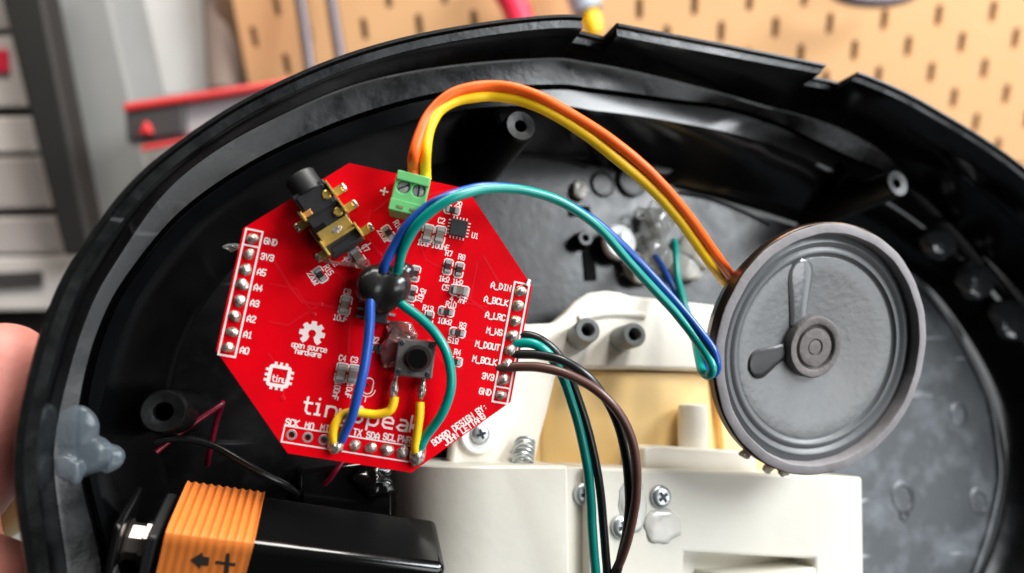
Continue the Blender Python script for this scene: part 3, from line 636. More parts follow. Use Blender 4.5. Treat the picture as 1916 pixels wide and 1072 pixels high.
# push button, glued down
c = PB(777, 671, 3.6); bt = MB(); bt.box((0, 0, 1.8), (6.1, 6.0, 3.5)); bto = bt.build('push_button', 'switch_cover', board, smooth=0, loc=(c.x, c.y, .1), rot=4, bevel=.25)
k = MB(); k.lathe([(1.75, 0), (1.72, 1.3), (1.55, 1.5), (0, 1.5)], (.35, .05, 3.55), 30); k.build('plunger', 'gloss_black', bto)
k = MB(); k.lathe([(2.2, 0), (2.2, .05), (1.8, .05)], (.35, .05, 3.55), 30); k.build('plunger_ring', 'res_body', bto)
for x, y in ((-2.3, 2.25), (2.25, 2.25), (2.25, -2.25), (-2.3, -2.25)):
    k = MB(); k.lathe([(.42, 0), (.42, .1), (.3, .2), (0, .2)], (x, y, 3.55), 14); k.build('rivet', 'res_body', bto)
for px, py in ((738, 722), (790, 722)):
    q = PB(px, py, 1.6) - c; q.z = 0; q = Matrix.Rotation(math.radians(-4), 3, 'Z') @ q
    k = MB(); k.tube([(q.x + .1, -2.9, 1.6), (q.x + .05, -3.4, 1.6), (q.x, q.y - .2, 1.5), (q.x - .05, q.y - 1.7, 1.4)], .42, 10, flat=.5); lo = k.build('lead', 'tin', bto)
    k = MB(); k.blob((q.x, q.y - .6, 1.6), (.62, 1.7, .55), 7, .2, 16, 10, freq=3); k.build('solder', 'solder', lo, smooth=70)
g = MB(); q = PB(742, 652, .8); g.blob(q, (2.6, 3.2, 1.2), 12, .16, freq=2.2); g.blob(PB(752, 622, .6), (2.4, 1.8, .9), 13, .15); gl = g.build('glue_lump', 'glue_pink', board, smooth=180)
g = MB(); g.tube(spline([PB(x, y, h) for x, y, h in ((592, 480, .3), (605, 487, .5), (640, 493, .7), (670, 495, 1), (690, 492, 1.4))], 6), [.25] * 12 + [.35] * 6 + [.7] * 7, 8); g.build('glue_strand', 'glue_pink', board)

# ================================================================== WIRES
def wire(pts, r, mt, label, name='wire', k=8, n=14, ends=None):
    p = spline(pts, k); o0 = p[0].copy(); m = MB(); sd = Vector((len(label) * 1.7, 3.1, 0.5))
    p = [q + mnoise.noise_vector(q * .09 + sd) * (.28 if 2 < i < len(p) - 3 else 0) + mnoise.noise_vector(q * .35 + sd) * .04 for i, q in enumerate(p)]
    m.tube([q - o0 for q in p], r, n)
    o = m.build(name, mt, None, FS @ Matrix.Translation(o0 * S), smooth=60)
    return tag(o, label, 'wire')
def Dl(l): return [D(*q) for q in l]
wire([BS(774, 330, 4.5), BS(773, 312, 5)] + Dl([(775, 290, 104), (785, 248, 105), (804, 211, 107), (838, 180, 108), (878, 166, 109), (922, 162, 110), (970, 168, 110), (1020, 186, 110), (1070, 213, 111), (1120, 246, 112), (1170, 284, 113), (1220, 328, 115), (1270, 381, 118), (1310, 433, 122), (1340, 476, 127), (1365, 510, 134), (1395, 545, 142)]), .9, 'wire_orange', 'orange wire arching from the green screw terminal to the speaker')
wire([BS(797, 336, 4.5), BS(796, 320, 5)] + Dl([(796, 285, 105), (803, 243, 106), (822, 208, 107.6), (853, 189, 109), (890, 182, 110), (922, 180, 110.7), (966, 186, 110.8), (1012, 203, 110.8), (1060, 229, 111.6), (1109, 261, 112.6), (1158, 299, 113.6), (1206, 341, 115.6), (1256, 393, 118.6), (1295, 444, 122.6), (1325, 487, 127.6), (1350, 521, 134.6), (1380, 556, 142.6)]), .9, 'wire_yellow', 'long yellow wire running beneath the orange wire to the speaker')
teal = [BS(742, 512, 3.6), BS(745, 497, 5), BS(753, 468, 6.5), BS(776, 428, 8), BS(810, 394, 9)] + Dl([(850, 370, 103), (900, 355, 105), (950, 352, 107), (1000, 359, 109), (1050, 377, 111), (1100, 409, 113), (1140, 446, 115), (1180, 492, 117), (1220, 538, 119), (1260, 582, 120.5), (1295, 627, 121), (1320, 661, 120), (1334, 688, 119), (1327, 702, 120), (1313, 692, 123), (1304, 655, 131), (1295, 610, 145), (1280, 566, 150), (1268, 520, 156), (1263, 480, 160), (1262, 450, 164)])
wire(teal, .8, 'wire_teal', 'long teal wire looping from the black bead past the speaker edge')
blue = [BS(716, 510, 3.6), BS(720, 496, 5), BS(736, 464, 6), BS(760, 428, 7.2), BS(797, 391, 8), BS(838, 368, 9)] + Dl([(895, 351, 107), (950, 350, 109), (1003, 359, 111), (1056, 379, 113), (1108, 412, 115), (1150, 448, 117), (1194, 490, 119.5), (1236, 535, 120.5), (1278, 582, 121), (1312, 624, 120.5), (1336, 658, 119.5), (1343, 688, 120), (1332, 700, 122), (1314, 672, 128), (1294, 620, 147), (1270, 560, 153), (1248, 515, 158), (1226, 480, 164)])
wire(blue, .8, 'wire_blue', 'long blue wire running beside the long teal wire')
wire([BS(698, 548, 3.8), BS(692, 562, 4.4), BS(690, 600, 4.6), BS(686, 645, 4.4), BS(681, 690, 4.2), BS(671, 735, 3.6), BS(660, 775, 2.6), BS(648, 803, 1.5), BS(638, 824, .7)], .8, 'wire_blue', 'short blue wire down the board from the black bead', k=8)
wire([BS(742, 560, 2.6), BS(757, 573, 3.2), BS(786, 595, 3.6), BS(813, 622, 4), BS(834, 655, 4.4), BS(844, 692, 4.4), BS(844, 727, 4), BS(831, 765, 3.2), BS(812, 795, 2), BS(796, 816, 1.2), BS(786, 838, .8)], .8, 'wire_teal', 'short teal wire curving past the push button to the solder')
wire([BS(738, 742, 1.5), BS(735, 758, 1.6), BS(727, 769, 1.5), BS(702, 775, 1.1), BS(668, 772, 1), BS(643, 776, 1.2), BS(629, 791, 1.4), BS(623, 812, 1.2), BS(625, 828, .7)], .72, 'wire_yellow', 'curved yellow jumper wire crossing under the short blue wire')
wire([BS(786, 752, 1.6), BS(785, 778, 1.8), BS(781, 806, 1.6), BS(777, 832, 1.1), BS(778, 845, .6)], .72, 'wire_yellow', 'straight short yellow jumper wire below the push button')
wire(Dl([(930, 650, 114), (985, 640, 113), (1020, 655, 113), (1046, 690, 114), (1064, 735, 115), (1083, 800, 116), (1098, 870, 117), (1106, 950, 118), (1112, 1030, 119), (1116, 1090, 120), (1118, 1150, 121)]), .86, 'wire_teal', 'teal ribbon wire hanging down over the white bracket')
wire(Dl([(930, 628, 114), (985, 626, 113.5), (1020, 640, 113.5), (1048, 668, 114), (1070, 715, 115), (1092, 780, 116), (1111, 850, 117), (1124, 925, 118), (1132, 1010, 119), (1136, 1090, 120), (1138, 1150, 121)]), .78, 'wire_black', 'black ribbon wire lying against the teal ribbon wire')
wire(Dl([(920, 664, 114), (972, 662, 113), (1012, 664, 112.5), (1055, 676, 112), (1100, 707, 112), (1136, 752, 113), (1160, 805, 114), (1173, 870, 115), (1177, 930, 116), (1172, 985, 117), (1162, 1035, 118), (1150, 1090, 119), (1140, 1150, 120)]), .78, 'wire_black', 'black ribbon wire lying against the brown ribbon wire')
wire(Dl([(920, 688, 113), (972, 685, 112), (1012, 687, 111.5), (1055, 697, 111), (1098, 716, 111), (1135, 744, 111), (1165, 782, 111.5), (1185, 828, 112.5), (1193, 880, 113.5), (1191, 935, 114.5), (1181, 985, 116), (1166, 1035, 117.5), (1146, 1085, 119.5), (1130, 1150, 121)]), .82, 'wire_brown', 'brown ribbon wire bowing out at the right of the bundle')
wire([P(292, 826, -22), P(320, 820, -21), P(360, 822, -20), P(405, 836, -19), P(450, 862, -18), P(495, 888, -18), P(535, 908, -20), P(560, 930, -26)], .62, 'wire_black', 'thin black battery wire in the dark lower left of the shell')
wire([P(292, 846, -24), P(330, 815, -25), P(375, 785, -26), P(412, 760, -27), P(416, 757, -28), P(405, 790, -30), P(394, 840, -32), P(388, 870, -34)], .5, 'wire_magenta', 'folded magenta wire beside the left screw boss', k=6)
wire([P(650, 850, -22), P(628, 880, -22), P(608, 905, -24), P(580, 925, -28)], .5, 'wire_magenta', 'magenta wire end below the bottom edge of the circuit board', k=6)

# ================================================================== LOUDSPEAKER
spk = empty('speaker', FSP, (0, 0, 0), 'round grey loudspeaker with paper cone, glued at the right', 'speaker')
def spl(mb, name, mt, parent=None, **kw): return mb.build(name, mt, parent or spk, **kw)
R0 = 25.0
k = MB(); k.lathe([(18, -9), (22.5, -7), (R0 - .6, -2.4), (R0, -2.2), (R0, -.5), (R0 - .25, -.3)], (0, 0, 0), 96, cap0=True); frame_o = spl(k, 'frame', 'speaker_frame')
k = MB(); k.lathe([(R0 - .35, -.4), (R0 - .3, 0), (R0 - .6, .15), (R0 - 2.0, .1), (R0 - 2.2, -.15), (R0 - 2.3, -2.4)], (0, 0, 0), 96, wob=lambda t: 1 + .0025 * math.sin(9 * t) + .002 * math.sin(23 * t + 1)); spl(k, 'gasket', 'gasket')
k = MB(); pr = [(R0 - 2.2, -1.9), (22.0, -1.7), (21.6, -1.45), (21.2, -1.3), (20.8, -1.45), (20.5, -1.7), (20.2, -1.85), (19.9, -1.7), (19.5, -1.45), (19.1, -1.5), (18.8, -1.85), (18.5, -2.1), (18.2, -2.15)]
pr = [(r, z - .3) for r, z in pr]; k.lathe(pr, (0, 0, 0), 96); spl(k, 'surround', 'surround')
k = MB(); k.lathe([(18.3, -2.45), (18.0, -2.35), (15, -2.9), (11, -3.5), (7.5, -4.0), (5, -4.4)], (0, 0, 0), 96); spl(k, 'cone', 'paper_cone')
k = MB(); k.lathe([(6.3, -5.1), (6.2, -2.7), (5.9, -2.35), (4.9, -2.3), (4.6, -2.45), (4.3, -3.2), (4.0, -3.25), (3.75, -2.55), (3.5, -2.5), (1.75, -2.55), (1.65, -2.85), (1.55, -2.9), (1.4, -2.65), (0, -2.6)], (0, 0, 0), 64); dc = PSP(1527, 650, -2.4)
spl(k, 'dust_cap', 'dust_cap', loc=(dc.x, dc.y, 0))
def drop_glue(a, b, r0, r1, mt, label, hh=.4):
    m = MB(); n = 12; A = PSP(*a, -3.0); B = PSP(*b, -2.8); d = (B - A); d.z = 0; L = d.length; d.normalize(); s_ = Vector((-d.y, d.x, 0)); vs = []; fs = []; rows = 9
    prof = []
    for i in range(25):
        t = i / 24; x = -r0 * .2 + t * (L + r1 * .9 + r0 * .2); wdt = r0 + (r1 - r0) * max(0, min(1, (x / L - .1) / .8)) ** 1.2
        if x > L - r1 * .1: wdt = r1 * math.sqrt(max(0, 1 - ((x - L + r1 * .1) / (r1 * 1.0)) ** 2))
        prof.append((x, wdt))
    for x, wdt in prof:
        for j in range(rows):
            q = -1 + 2 * j / (rows - 1); rho = max(0, (x / L)) ; zc = -4.55 + (Vector((A.x, A.y)) + Vector((d.x, d.y)) * x).length * .125
            edge = 1 if wdt > .3 else 0
            h = hh * (1 - q * q) ** .5 * edge - .02
            p = A + d * x + s_ * q * wdt; vs.append(Vector((p.x, p.y, zc + h)))
    for i in range(24):
        for j in range(rows - 1): fs.append((i * rows + j, i * rows + j + 1, (i + 1) * rows + j + 1, (i + 1) * rows + j))
    m.add(vs, fs); o = spl(m, 'glue_drop', mt, smooth=180); s2 = o.modifiers.new('sub', 'SUBSURF'); s2.levels = 1; s2.render_levels = 1; o['label'] = label
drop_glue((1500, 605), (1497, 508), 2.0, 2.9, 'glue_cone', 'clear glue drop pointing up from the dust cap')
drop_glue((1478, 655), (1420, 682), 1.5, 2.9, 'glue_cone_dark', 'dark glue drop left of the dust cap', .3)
# notch in the gasket's right side and glue under the lower edge
for (px, py, sd) in ((1383, 815, 3), (1440, 878, 5), (1470, 885, 7), (1398, 850, 9)):
    q = PSP(px, py, -3); g = MB(); g.blob((q.x, q.y, -3.5), (1.2, .9, .8), sd, .25, 16, 10); spl(g, 'glue_lump', 'glue_white', smooth=180)

# ================================================================== WHITE PRINTED BRACKET AND GEAR HOUSING
hb = P(1200, 980, -40)
hous = empty('bracket', FS, hb, 'white plastic bracket with screws, warm-tinted recess and square housing below the speaker', 'bracket')
def hp(mb, name, mt, parent=None, **kw):
    for i, v in enumerate(mb.v): mb.v[i] = v - hb
    return mb.build(name, mt, parent or hous, **kw)
def pp(pts, w): return [P(x, y, w).xy for x, y in pts]
xl, xf, xr_ = P(742, 960, -27).x, P(925, 960, -14).x, P(1064, 960, -14).x
prof = [(xl, -40)] + [(xl + (xf - xl) * (1 - math.cos(t)), -30 + 16 * math.sin(t)) for t in np.linspace(0, math.pi / 2, 16)] + [(xr_, -14), (xr_, -40)]
yt, yb = P(960, 871, -14).y, P(960, 1200, -14).y; n_ = len(prof)
k = MB(); k.add([(x, yt + (x - xf) * -.02, w) for x, w in prof] + [(x, yb, w) for x, w in prof], [tuple(range(n_)), tuple(range(n_, 2 * n_))[::-1]] + [(q, (q + 1) % n_, (q + 1) % n_ + n_, q + n_) for q in range(n_)])
hp(k, 'front_block', 'white_print', bevel=.5, smooth=30)
k = MB(); k.prism(pp([(1060, 874), (1110, 875), (1110, 1200), (1060, 1200)], -17), -40, -17); hp(k, 'channel', 'white_print', bevel=.2)
k = MB(); k.prism(pp([(1102, 874), (1400, 884), (1614, 893), (1620, 1250), (1530, 1250), (1526, 1046), (1281, 1034), (1278, 1250), (1102, 1250)], -14), -40, -14); hp(k, 'front_block', 'white_print', bevel=.7, seg=3)
k = MB(); k.prism(pp([(1270, 1020), (1540, 1030), (1540, 1250), (1270, 1250)], -22), -40, -22); hp(k, 'window_floor', 'ivory_print')
a, b = P(1300, 1052, -22), P(1502, 1058, -22); c_ = (a + b) / 2; r = (b - a).length / 2
k = MB(); k.tube([c_ + Vector((0, 0, -2)), c_ + Vector((0, -22, -2))], r, 40); hp(k, 'roller', 'ivory_print')
# curved plate with two posts
pl = [(958, 600), (990, 606), (1036, 604), (1058, 585), (1078, 563), (1104, 547), (1136, 543), (1160, 546), (1182, 553), (1215, 556), (1345, 571), (1420, 580), (1420, 700), (1332, 694), (1200, 691), (1066, 690), (1042, 700), (1028, 760), (1012, 820), (1000, 880), (840, 880), (850, 800), (880, 700), (930, 640)]
pts = [Vector((p.x, p.y, 0)) for p in (P(x, y, -27) for x, y in pl)]
k = MB(); k.prism([(p.x, p.y) for p in pts], -31, -27); hp(k, 'plate', 'ivory_print', bevel=.9, smooth=50)
k = MB(); k.tube(spline([P(x, y, -27.2) for x, y in ((1082, 598), (1120, 590), (1160, 588), (1205, 592))], 6), 1.1, 10, flat=.8); hp(k, 'plate_ridge', 'ivory_print')
for (tx, ty, bx, by) in ((1100, 617, 1082, 632), (1188, 626, 1160, 635)):
    T = P(tx, ty, -19); B_ = P(bx, by, -27.5); d = (T - B_); L = d.length
    k = MB(); k.lathe([(2.9, 0), (2.75, L - .5), (2.5, L), (1.6, L), (1.35, L - .4), (1.3, L - 4), (0, L - 4)], B_, 28, axis=d.normalized()); po = hp(k, 'tube_post', 'post_grey')
    k = MB(); k.lathe([(0, L - 3.8), (1.3, L - 3.8)], B_, 16, axis=d.normalized()); hp(k, 'bore', 'black_hole', po)
# recess behind: white plastic, warm bounced light and glue put into its amber colour
k = MB(); k.prism(pp([(975, 660), (1520, 660), (1520, 960), (975, 960)], -31.5), -39.5, -31.5); hp(k, 'recess_panel', 'bounce_tint_print')
k = MB(); cyl = []
A = P(1010, 760, -31.5); Bq = P(1330, 770, -31.5); c_ = (A + Bq) / 2; rad = (Bq - A).length / 2; vs = []; fs = []; nn = 24
for i in range(nn + 1):
    t = math.pi * i / nn; x = c_.x - rad * math.cos(t); z = -31.6 + 3.0 * math.sin(t)
    vs += [Vector((x, c_.y + 8.5, z)), Vector((x, c_.y - 24, z))]
for i in range(nn): fs.append((2 * i, 2 * i + 1, 2 * i + 3, 2 * i + 2))
k.add(vs, fs); hp(k, 'motor_sleeve', 'bounce_tint_print')
k = MB(); k.prism(pp([(1335, 690), (1480, 700), (1480, 900), (1362, 900)], -29.5), -39, -29.5); hp(k, 'recess_wall', 'bounce_tint_print', bevel=.4)
k = MB(); a, b = P(1296, 757, -25), P(1297, 900, -25); k.lathe([(0, 0), (2.9, 0), (3.3, .3), (3.4, .8), (3.4, (b - a).length)], a, 28, axis=(b - a).normalized()); hp(k, 'stub', 'ivory_print')
k = MB(); k.prism(pp([(1205, 837), (1240, 834), (1405, 845), (1416, 850), (1416, 905), (1205, 905)], -19), -36, -19); hp(k, 'step_block', 'ivory_print', bevel=.5)
# spring
a, b = P(1000, 846, -24), P(962, 866, -24); a = P(982, 825, -26); b = P(978, 870, -22); ax = (b - a).normalized(); u_ = ax.orthogonal().normalized(); v_ = ax.cross(u_)
k = MB(); k.tube([a + (b - a) * (i / 90) + (u_ * math.cos(i * .42) + v_ * math.sin(i * .42)) * 2.0 for i in range(91)], .33, 7); hp(k, 'spring', 'screw_steel')
# screws
def screw(px, py, w, r, washer=False, rot=0):
    c = P(px, py, w); par = None
    if washer:
        k = MB(); k.lathe([(r * 2.0, -3), (r * 2.0, -.35), (r * 1.85, 0), (r * 1.05, 0), (r * 1.0, -.4)], c, 32); par = hp(k, 'washer', 'nylon')
    k = MB(); k.lathe([(r, -1.2), (r, .35), (r * .94, .75), (r * .8, 1.05), (r * .55, 1.22), (0, 1.28)], c, 28); o = hp(k, 'screw', 'screw_steel', par)
    k = MB(); k.box(c + Vector((0, 0, 1.2)), (r * 1.0, r * .3, .24), rot); k.box(c + Vector((0, 0, 1.21)), (r * .3, r * 1.0, .24), rot); hp(k, 'cross_slot', 'screw_dark', par, smooth=0)
screw(898, 812, -25.5, 2.05, True, 20); screw(1092, 924, -17, 2.3, rot=10); screw(1235, 929, -14, 2.3, rot=35); screw(1162, 985, -14, 2.3, rot=15)
g = MB(); g.blob(P(1240, 985, -14), (4.4, 3.4, .7), 8, .1, freq=2); g.blob(P(1185, 945, -14), (3.2, 5.2, .4), 9, .1); o = hp(g, 'glue_lump', 'glue_white', smooth=180)

# ================================================================== BATTERY
E0, E1 = P(298, 997, -3), P(838, 1062, -3); ax = (E1 - E0).normalized(); LB = (E1 - E0).length
best = None
for wt in np.arange(-6, -30, -.5):
    T0 = P(420, 913, wt); d = T0 - E0; d -= ax * d.dot(ax)
    if best is None or abs(d.length - 14) < best[0]: best = (abs(d.length - 14), d.copy())
tdir = best[1].normalized(); HB = best[1].length
bdir = ax.cross(tdir).normalized()
ndir = bdir if bdir.z > 0 else -bdir                        # outward normal of the upper face
fdir = -tdir                                                # front face runs from the edge away from the upper face? build by axes
FBAT = FS @ Matrix.Translation(E0 * S) @ Matrix((ax, tdir, ndir)).transposed().to_4x4()
bat = empty('battery', FBAT, (LB / 2, HB / 2, -12), 'glossy black block battery with an orange band printed with arrow and plus', 'battery')
boff = Vector((LB / 2, HB / 2, -12))
def bp(mb, name, mt, parent=None, **kw):
    for i, v in enumerate(mb.v): mb.v[i] = v - boff
    return mb.build(name, mt, parent or bat, **kw)
DB = 25.0
k = MB(); k.prism([(.7, 0), (LB, 0), (LB, HB), (.7, HB)], -DB, 0)
bp(k, 'case', 'gloss_black', bevel=1.4, seg=4)
# orange band, ribbed on the upper face and finely ribbed on the front face
x0, x1 = .85, 13.1
def band(n, amp, upper):
    k = MB(); vs = []; fs = []; N = n * 8
    for i in range(N + 1):
        x = x0 + (x1 - x0) * i / N; h = .28 + amp * (.5 + .5 * math.cos(2 * math.pi * n * i / N))
        if upper: vs += [Vector((x, -.2, .30)), Vector((x, .9, h)), Vector((x, HB * .85, h)), Vector((x, HB - .2, .1 + h * .5)), Vector((x, HB + .25, -1.2))]
        else: vs += [Vector((x, -.2, .30)), Vector((x, -h - .2, -.5)), Vector((x, -h, -1.6)), Vector((x, -h, -12)), Vector((x, -h, -DB))]
    for i in range(N):
        for j in range(4): fs.append((i * 5 + j, i * 5 + j + 1, (i + 1) * 5 + j + 1, (i + 1) * 5 + j))
    return k.add(vs, fs)
bo = bp(band(10, .62, True), 'orange_band', 'battery_orange', smooth=60)
bp(band(10, .06, False), 'band_front', 'battery_orange', bo, smooth=60)
def hit(frame, px, py, axis, val):                          # pixel -> frame coordinates (mm) on the plane axis = val
    Mi = frame.inverted() @ MC; o = Mi @ Vector((0, 0, 0)) / S; d = Mi.to_3x3() @ ray(px, py)
    return o + d * ((val - o[axis]) / d[axis])
def band_print(polys, name):
    k = MB()
    for poly in polys:
        q = [hit(FBAT, x, y, 1, -.45) for x, y in poly]; n = len(q)
        k.add(q + [v + Vector((0, .1, 0)) for v in q], [tuple(range(n))] + [(i, (i + 1) % n, (i + 1) % n + n, i + n) for i in range(n)])
    return bp(k, name, 'battery_print', bo, smooth=0)
band_print([[(357, 1048), (379, 1034), (379, 1042), (392, 1043), (390, 1059), (376, 1058), (374, 1064)]], 'printed_arrow')
band_print([[(424, 1036), (430, 1036), (427, 1085), (418, 1085)], [(404, 1050), (421.5, 1052), (420.5, 1057), (404, 1055)], [(427.5, 1053), (441, 1054), (440, 1060), (426.5, 1058)]], 'printed_plus')
# snap contacts at the left end
k = MB(); k.box((-.9, HB / 2, -12), (1.6, HB - 2, 21)); plate = bp(k, 'terminal_plate', 'matt_black', bevel=.4)
for z in (-6, -18.5):
    k = MB(); k.lathe([(3.2, 0), (3.2, .9), (2.7, 1.1), (2.7, 2.8), (3.3, 3.2), (3.1, 3.4), (1.9, 3.3)], (-1.6, HB * .42, z), 8, axis=(-1, 0, 0)); bp(k, 'snap_contact', 'nickel', plate, smooth=20)
k = MB(); k.box((-5.6, HB * .42, -12), (1.2, 11, 24)); bp(k, 'clip_cover', 'gloss_black', plate, bevel=.5)
# dark clip block behind the battery's right end
k = MB(); a = P(690, 905, -24); k.prism(pp([(560, 880), (700, 860), (738, 880), (738, 1000), (560, 1000)], -24), -40, -24); hk = sh(k, 'battery_holder', 'gloss_black', bevel=.8)
k = MB(); k.blob(P(700, 900, -22), (4, 3, 2.5), 4, .2); sh(k, 'holder_lump', 'gloss_black', hk, smooth=180)

# ================================================================== THE HAND
hand = MB()
def chain(pts, rs, n=18):
    p = spline(pts, 6); m_ = len(p); r = np.interp(np.linspace(0, len(pts) - 1, m_), range(len(pts)), rs)
    # rounded tip
    t = (p[0] - p[1]).normalized(); r0 = r[0]
    tip = [p[0] + t * r0 * math.sin(a) for a in (1.5, 1.25, .95, .6, .3)]; tr = [r0 * math.cos(a) for a in (1.5, 1.25, .95, .6, .3)]
    hand.tube(tip + p, tr + list(r), n)
def SP(u, v, w): return Vector((u, v, w))
chain([P(2, 690, -13), P(-28, 790, -14), P(-78, 890, -18), P(-150, 990, -26), SP(-72, -52, -42)], [7.2, 8.0, 8.4, 8.8, 10.5])
chain([P(-30, 745, -31), P(-75, 850, -32), P(-140, 950, -36), SP(-74, -48, -46), SP(-74, -56, -54)], [7.4, 8.2, 8.6, 9.2, 11])
chain([P(-30, 800, -48), P(-70, 900, -48), P(-100, 1000, -50), SP(-68, -55, -58), SP(-68, -62, -62)], [7.0, 7.8, 8.2, 9, 11])
chain([P(-40, 880, -64), P(-80, 960, -64), P(-110, 1040, -65), SP(-70, -62, -70), SP(-68, -66, -72)], [6.0, 6.8, 7.2, 8, 10])
chain([P(-50, 1112, -14), P(-80, 1160, -16), P(-110, 1210, -22), SP(-70, -64, -34), SP(-74, -70, -48)], [8.5, 9.5, 10.5, 12, 15])
hand.tube([SP(-73, -52, -40), SP(-72, -60, -52), SP(-68, -66, -62), SP(-72, -84, -66), SP(-76, -108, -70), SP(-80, -150, -76)], [12, 16, 19, 20, 18, 21], 20)
base = SP(-72, -84, -66)
for i, v in enumerate(hand.v): hand.v[i] = v - base
ho = hand.build('person', 'skin', None, FS @ Matrix.Translation(base * S), smooth=180)
tag(ho, "person's bare hand gripping the left edge of the black shell", 'person')
r_ = ho.modifiers.new('union', 'REMESH'); r_.mode = 'VOXEL'; r_.voxel_size = .0011; r_.use_smooth_shade = True
r_ = ho.modifiers.new('soft', 'SMOOTH'); r_.factor = .5; r_.iterations = 6

# ================================================================== BACKGROUND
upw = Vector((0, 0, 1))
def BW(px, py, d): return MC @ (ray(px, py) * d * S)        # pixel at depth (mm) -> world metres
def BWp(px, py, p0, n):                                     # pixel on a world plane
    o = MC @ Vector((0, 0, 0)); r = MC.to_3x3() @ ray(px, py); return o + r * ((p0 - o).dot(n) / r.dot(n))
hdir = (RC @ Vector((.997, .0748, 0))); hdir.z = 0; hdir.normalize()
pn = upw.cross(hdir).normalized(); pn = -pn if pn.y > 0 else pn      # faces the viewer
A0 = BW(1553, 44, 490)
FP = Matrix.Translation(A0) @ Matrix((hdir, upw, -upw.cross(hdir) if (hdir.cross(upw)).y > 0 else hdir.cross(upw))).transposed().to_4x4()
def bgpt(px, py): q = FP.inverted() @ BWp(px, py, A0, pn); return q / S
PL = bgpt(447, 60).x; PR = 420.0; PT = 90.0; PBm = -520.0
peg = empty('pegboard', FP, (0, PBm, 0), 'pale orange pegboard with rows of upright slots on the wall', 'pegboard')
k = MB()
def slot_loop(x, y):
    o = []
    for i in range(7): a = math.pi * i / 6; o.append((x + 2.5 * math.cos(a), y + 5 + 2.5 * math.sin(a)))
    for i in range(7): a = math.pi + math.pi * i / 6; o.append((x + 2.5 * math.cos(a), y - 5 + 2.5 * math.sin(a)))
    return o
row = -25
rows = range(int(PBm / 20), int(PT / 20) + 1)
for r in rows:
    y = r * 20; x = -40 * 20 + (20 if r % 2 else 0); xs = []
    while x < PR:
        if x - 20 >= PL - 12: xs.append(x)
        x += 40
    xs0 = xs[0] - 20
    def quad(xa, xb): k.add([(xa, y - 10, 0), (xb, y - 10, 0), (xb, y + 10, 0), (xa, y + 10, 0)], [(0, 1, 2, 3)])
    if xs0 > PL: quad(PL, xs0)
    for x in xs:
        lp = slot_loop(x, y); xa = max(x - 20, PL); sq = [(x + 20, y), (x + 20, y + 10), (x, y + 10), (xa, y + 10), (xa, y), (xa, y - 10), (x, y - 10), (x + 20, y - 10)]
        n0 = len(k.v); L = len(lp)
        k.v += [Vector((a, b, 0)) for a, b in lp] + [Vector((a, b, -5)) for a, b in lp] + [Vector((a, b, 0)) for a, b in sq]
        for i in range(L): j = (i + 1) % L; k.f.append((n0 + i, n0 + j, n0 + L + j, n0 + L + i))
        s0 = n0 + 2 * L
        # fan the ring between slot and cell border
        mp = [0, 1, 1, 2, 3, 3, 4, 4, 5, 5, 6, 7, 7, 8]
        for i in range(L):
            j = (i + 1) % L; a = mp[i] % 8; b = (mp[j] if j else 8) % 8
            if a == b: k.f.append((n0 + i, n0 + j, s0 + a))
            else: k.f.append((n0 + i, n0 + j, s0 + b, s0 + a))
for i, v in enumerate(k.v): k.v[i] = v - Vector((0, PBm, 0))
k.build('panel', 'pegboard', peg, smooth=0)
MB().box((PL / 2 + PR / 2, (PT - PBm) / 2, -22), (PR - PL + 40, PT - PBm + 60, 4)).build('backing', 'peg_back', peg, smooth=0)
def tool(name, pts, r, d, mt, label, cat, flat=1, n=12):
    m = MB(); p = spline([FP.inverted() @ BW(x, y, d) / S for x, y in pts], 5); o0 = p[0].copy(); m.tube([q - o0 for q in p], r, n, flat=flat)
    o = m.build(name, mt, None, FP @ Matrix.Translation(o0 * S)); return tag(o, label, cat)
def hookpeg(px, py): pass
tool('plier_handle', [(925, -60), (945, -20), (962, 10), (975, 45), (985, 80)], 9.5, 455, 'tool_red', 'red tool handle hanging on the pegboard above the shell', 'tool')
th = tool('cutter', [(1070, -70), (1082, -30), (1092, 0), (1100, 22)], 10.5, 450, 'tool_grey', 'grey-blue tool with yellow end hanging beside the red handle', 'tool')
m = MB(); p = [FP.inverted() @ BW(x, y, 449) / S for x, y in ((1100, 24), (1106, 38), (1110, 52), (1112, 64))]; o0 = FP.inverted() @ th.matrix_world.translation / S; m.tube([q - o0 for q in p], [6.5, 7, 6.5, 5], 12); m.build('grip_end', 'tool_yellow', th)
tool('ring_tool', [(1560, -18), (1590, -4), (1640, 1), (1690, -6), (1715, -22)], 5, 455, 'tool_dark', 'dark curved metal tool at the top edge over the pegboard', 'tool')
tool('steel_rod', [(545, -80), (558, -20), (568, 40), (580, 130), (590, 200)], 4, 455, 'tool_dark', 'thin grey steel rod hanging on the pegboard, left one', 'tool')
tool('steel_rod', [(604, -80), (616, -20), (626, 40), (640, 130), (650, 200)], 4, 455, 'tool_dark', 'thin grey steel rod hanging on the pegboard, right one', 'tool')
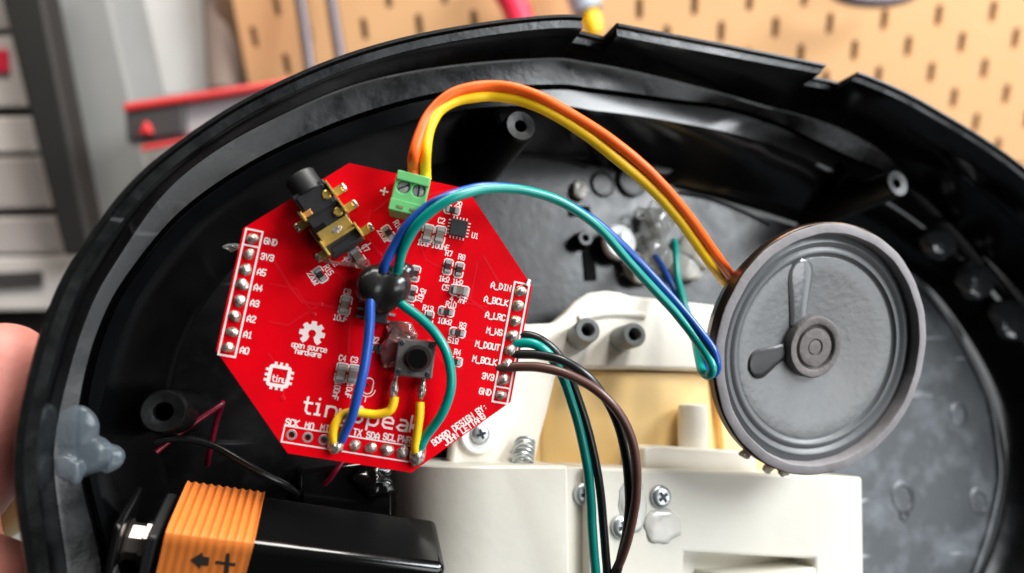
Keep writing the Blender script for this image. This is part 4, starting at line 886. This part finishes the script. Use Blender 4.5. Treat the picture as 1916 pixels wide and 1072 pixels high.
# boxes and frames: front face corners given in the photograph, with their own depth behind
def block(name, quad, d, thick, mt, label, cat, parent=None, bevel=2):
    f = [BW(x, y, d) if not isinstance(d, (list, tuple)) else BW(x, y, d[i]) for i, (x, y) in enumerate(quad)]
    fw = Vector((0, 1, -.05)).normalized() * thick * S
    c = sum(f, Vector()) / 4 + fw * .5; c.z = min(v.z for v in f)
    if parent is not None: c = parent.matrix_world.translation
    m = MB(); m.hexa([(v - c) / S for v in f], [(v + fw - c) / S for v in f])
    if parent is not None:
        return m.build(name, mt, parent, smooth=0, bevel=bevel)
    o = m.build(name, mt, None, Matrix.Translation(c), smooth=0, bevel=bevel); return tag(o, label, cat)
wl = block('wall', [(-500, 1300), (520, 1300), (520, -250), (-500, -250)], 640, 20, 'wall_paint', None, None, bevel=0); wl['kind'] = 'structure'
block('cabinet_side', [(120, 560), (330, 560), (185, -80), (45, -80)], 470, 60, 'grey_metal', 'plain grey metal cabinet side at the upper left', 'cabinet')
block('frame_post', [(120, 480), (172, 480), (62, -90), (-20, -90)], 430, 20, 'dark_post', 'dark leaning frame post at the upper left', 'post')
block('white_box', [(240, 190), (392, 172), (400, -80), (180, -80)], 520, 60, 'white_card', 'plain white box behind the red tool case', 'box')
m = MB(); a, b = BW(425, 170, 510), BW(408, -90, 510); m.tube([(0, 0, 0), (b - a) / S], 13.5, 20); tag(m.build('card_tube', 'brown_card', None, Matrix.Translation(a)), 'brown upright tube between white box and pegboard', 'tube')
tc = block('tool_case', [(240, 275), (560, 225), (555, 152), (236, 205)], 400, 70, 'box_grey', 'grey tool case with red trim lying behind the shell', 'tool case', bevel=3)
block('end_cap', [(236, 268), (346, 252), (344, 190), (232, 208)], 396, 60, 'box_dark', None, None, tc)
block('trim', [(228, 210), (560, 158), (558, 143), (226, 194)], 394, 62, 'box_red', None, None, tc)
block('trim', [(262, 284), (560, 236), (558, 226), (260, 273)], 394, 62, 'box_red', None, None, tc)
block('mark', [(258, 252), (284, 250), (274, 228), (266, 229)], 392, 4, 'box_red', None, None, tc)
# stack of drawers on the far left
dr = block('drawer_unit', [(-160, 640), (128, 640), (60, -80), (-220, -80)], 470, 90, 'dark_post', 'blurred stack of grey drawers at the left edge behind the hand', 'drawers')
for (y0, y1, mt, xr0, xr1) in ((-60, 60, 'drawer', 20, 32), (70, 205, 'drawer_light', 38, 52), (222, 290, 'drawer_light', 56, 64), (298, 395, 'drawer', 74, 100), (410, 480, 'drawer', 104, 112), (484, 585, 'drawer_light', 132, 120)):
    block('drawer', [(-170, y1), (xr1, y1 - 4), (xr0, y0 - 4), (-190, y0)], 455, 20, mt, None, None, dr)
block('label_strip', [(-60, 540), (78, 534), (76, 508), (-60, 514)], 452, 2, 'box_dark', None, None, dr, bevel=0)
block('handle_strip', [(-60, 135), (14, 135), (10, 92), (-60, 92)], 452, 4, 'tool_red', None, None, dr, bevel=1)
m = MB(); a = BW(12, 1000, 150); m.tube(spline([(-40, 0, -20), (-10, 0, 0), (10, 0, 12), (40, 0, 40)], 5), 6, 12); tag(m.build('cloth', 'leaf_green', None, Matrix.Translation(a)), 'pale green strip between the fingers at the lower left', 'cloth')
bm_ = None
# bench top far below
m = MB(); m.box((0, 0, 0), (3000, 1400, 30)); o = m.build('bench_top', 'drawer', None, Matrix.Translation(Vector((.2, .55, .62)))); o['kind'] = 'structure'
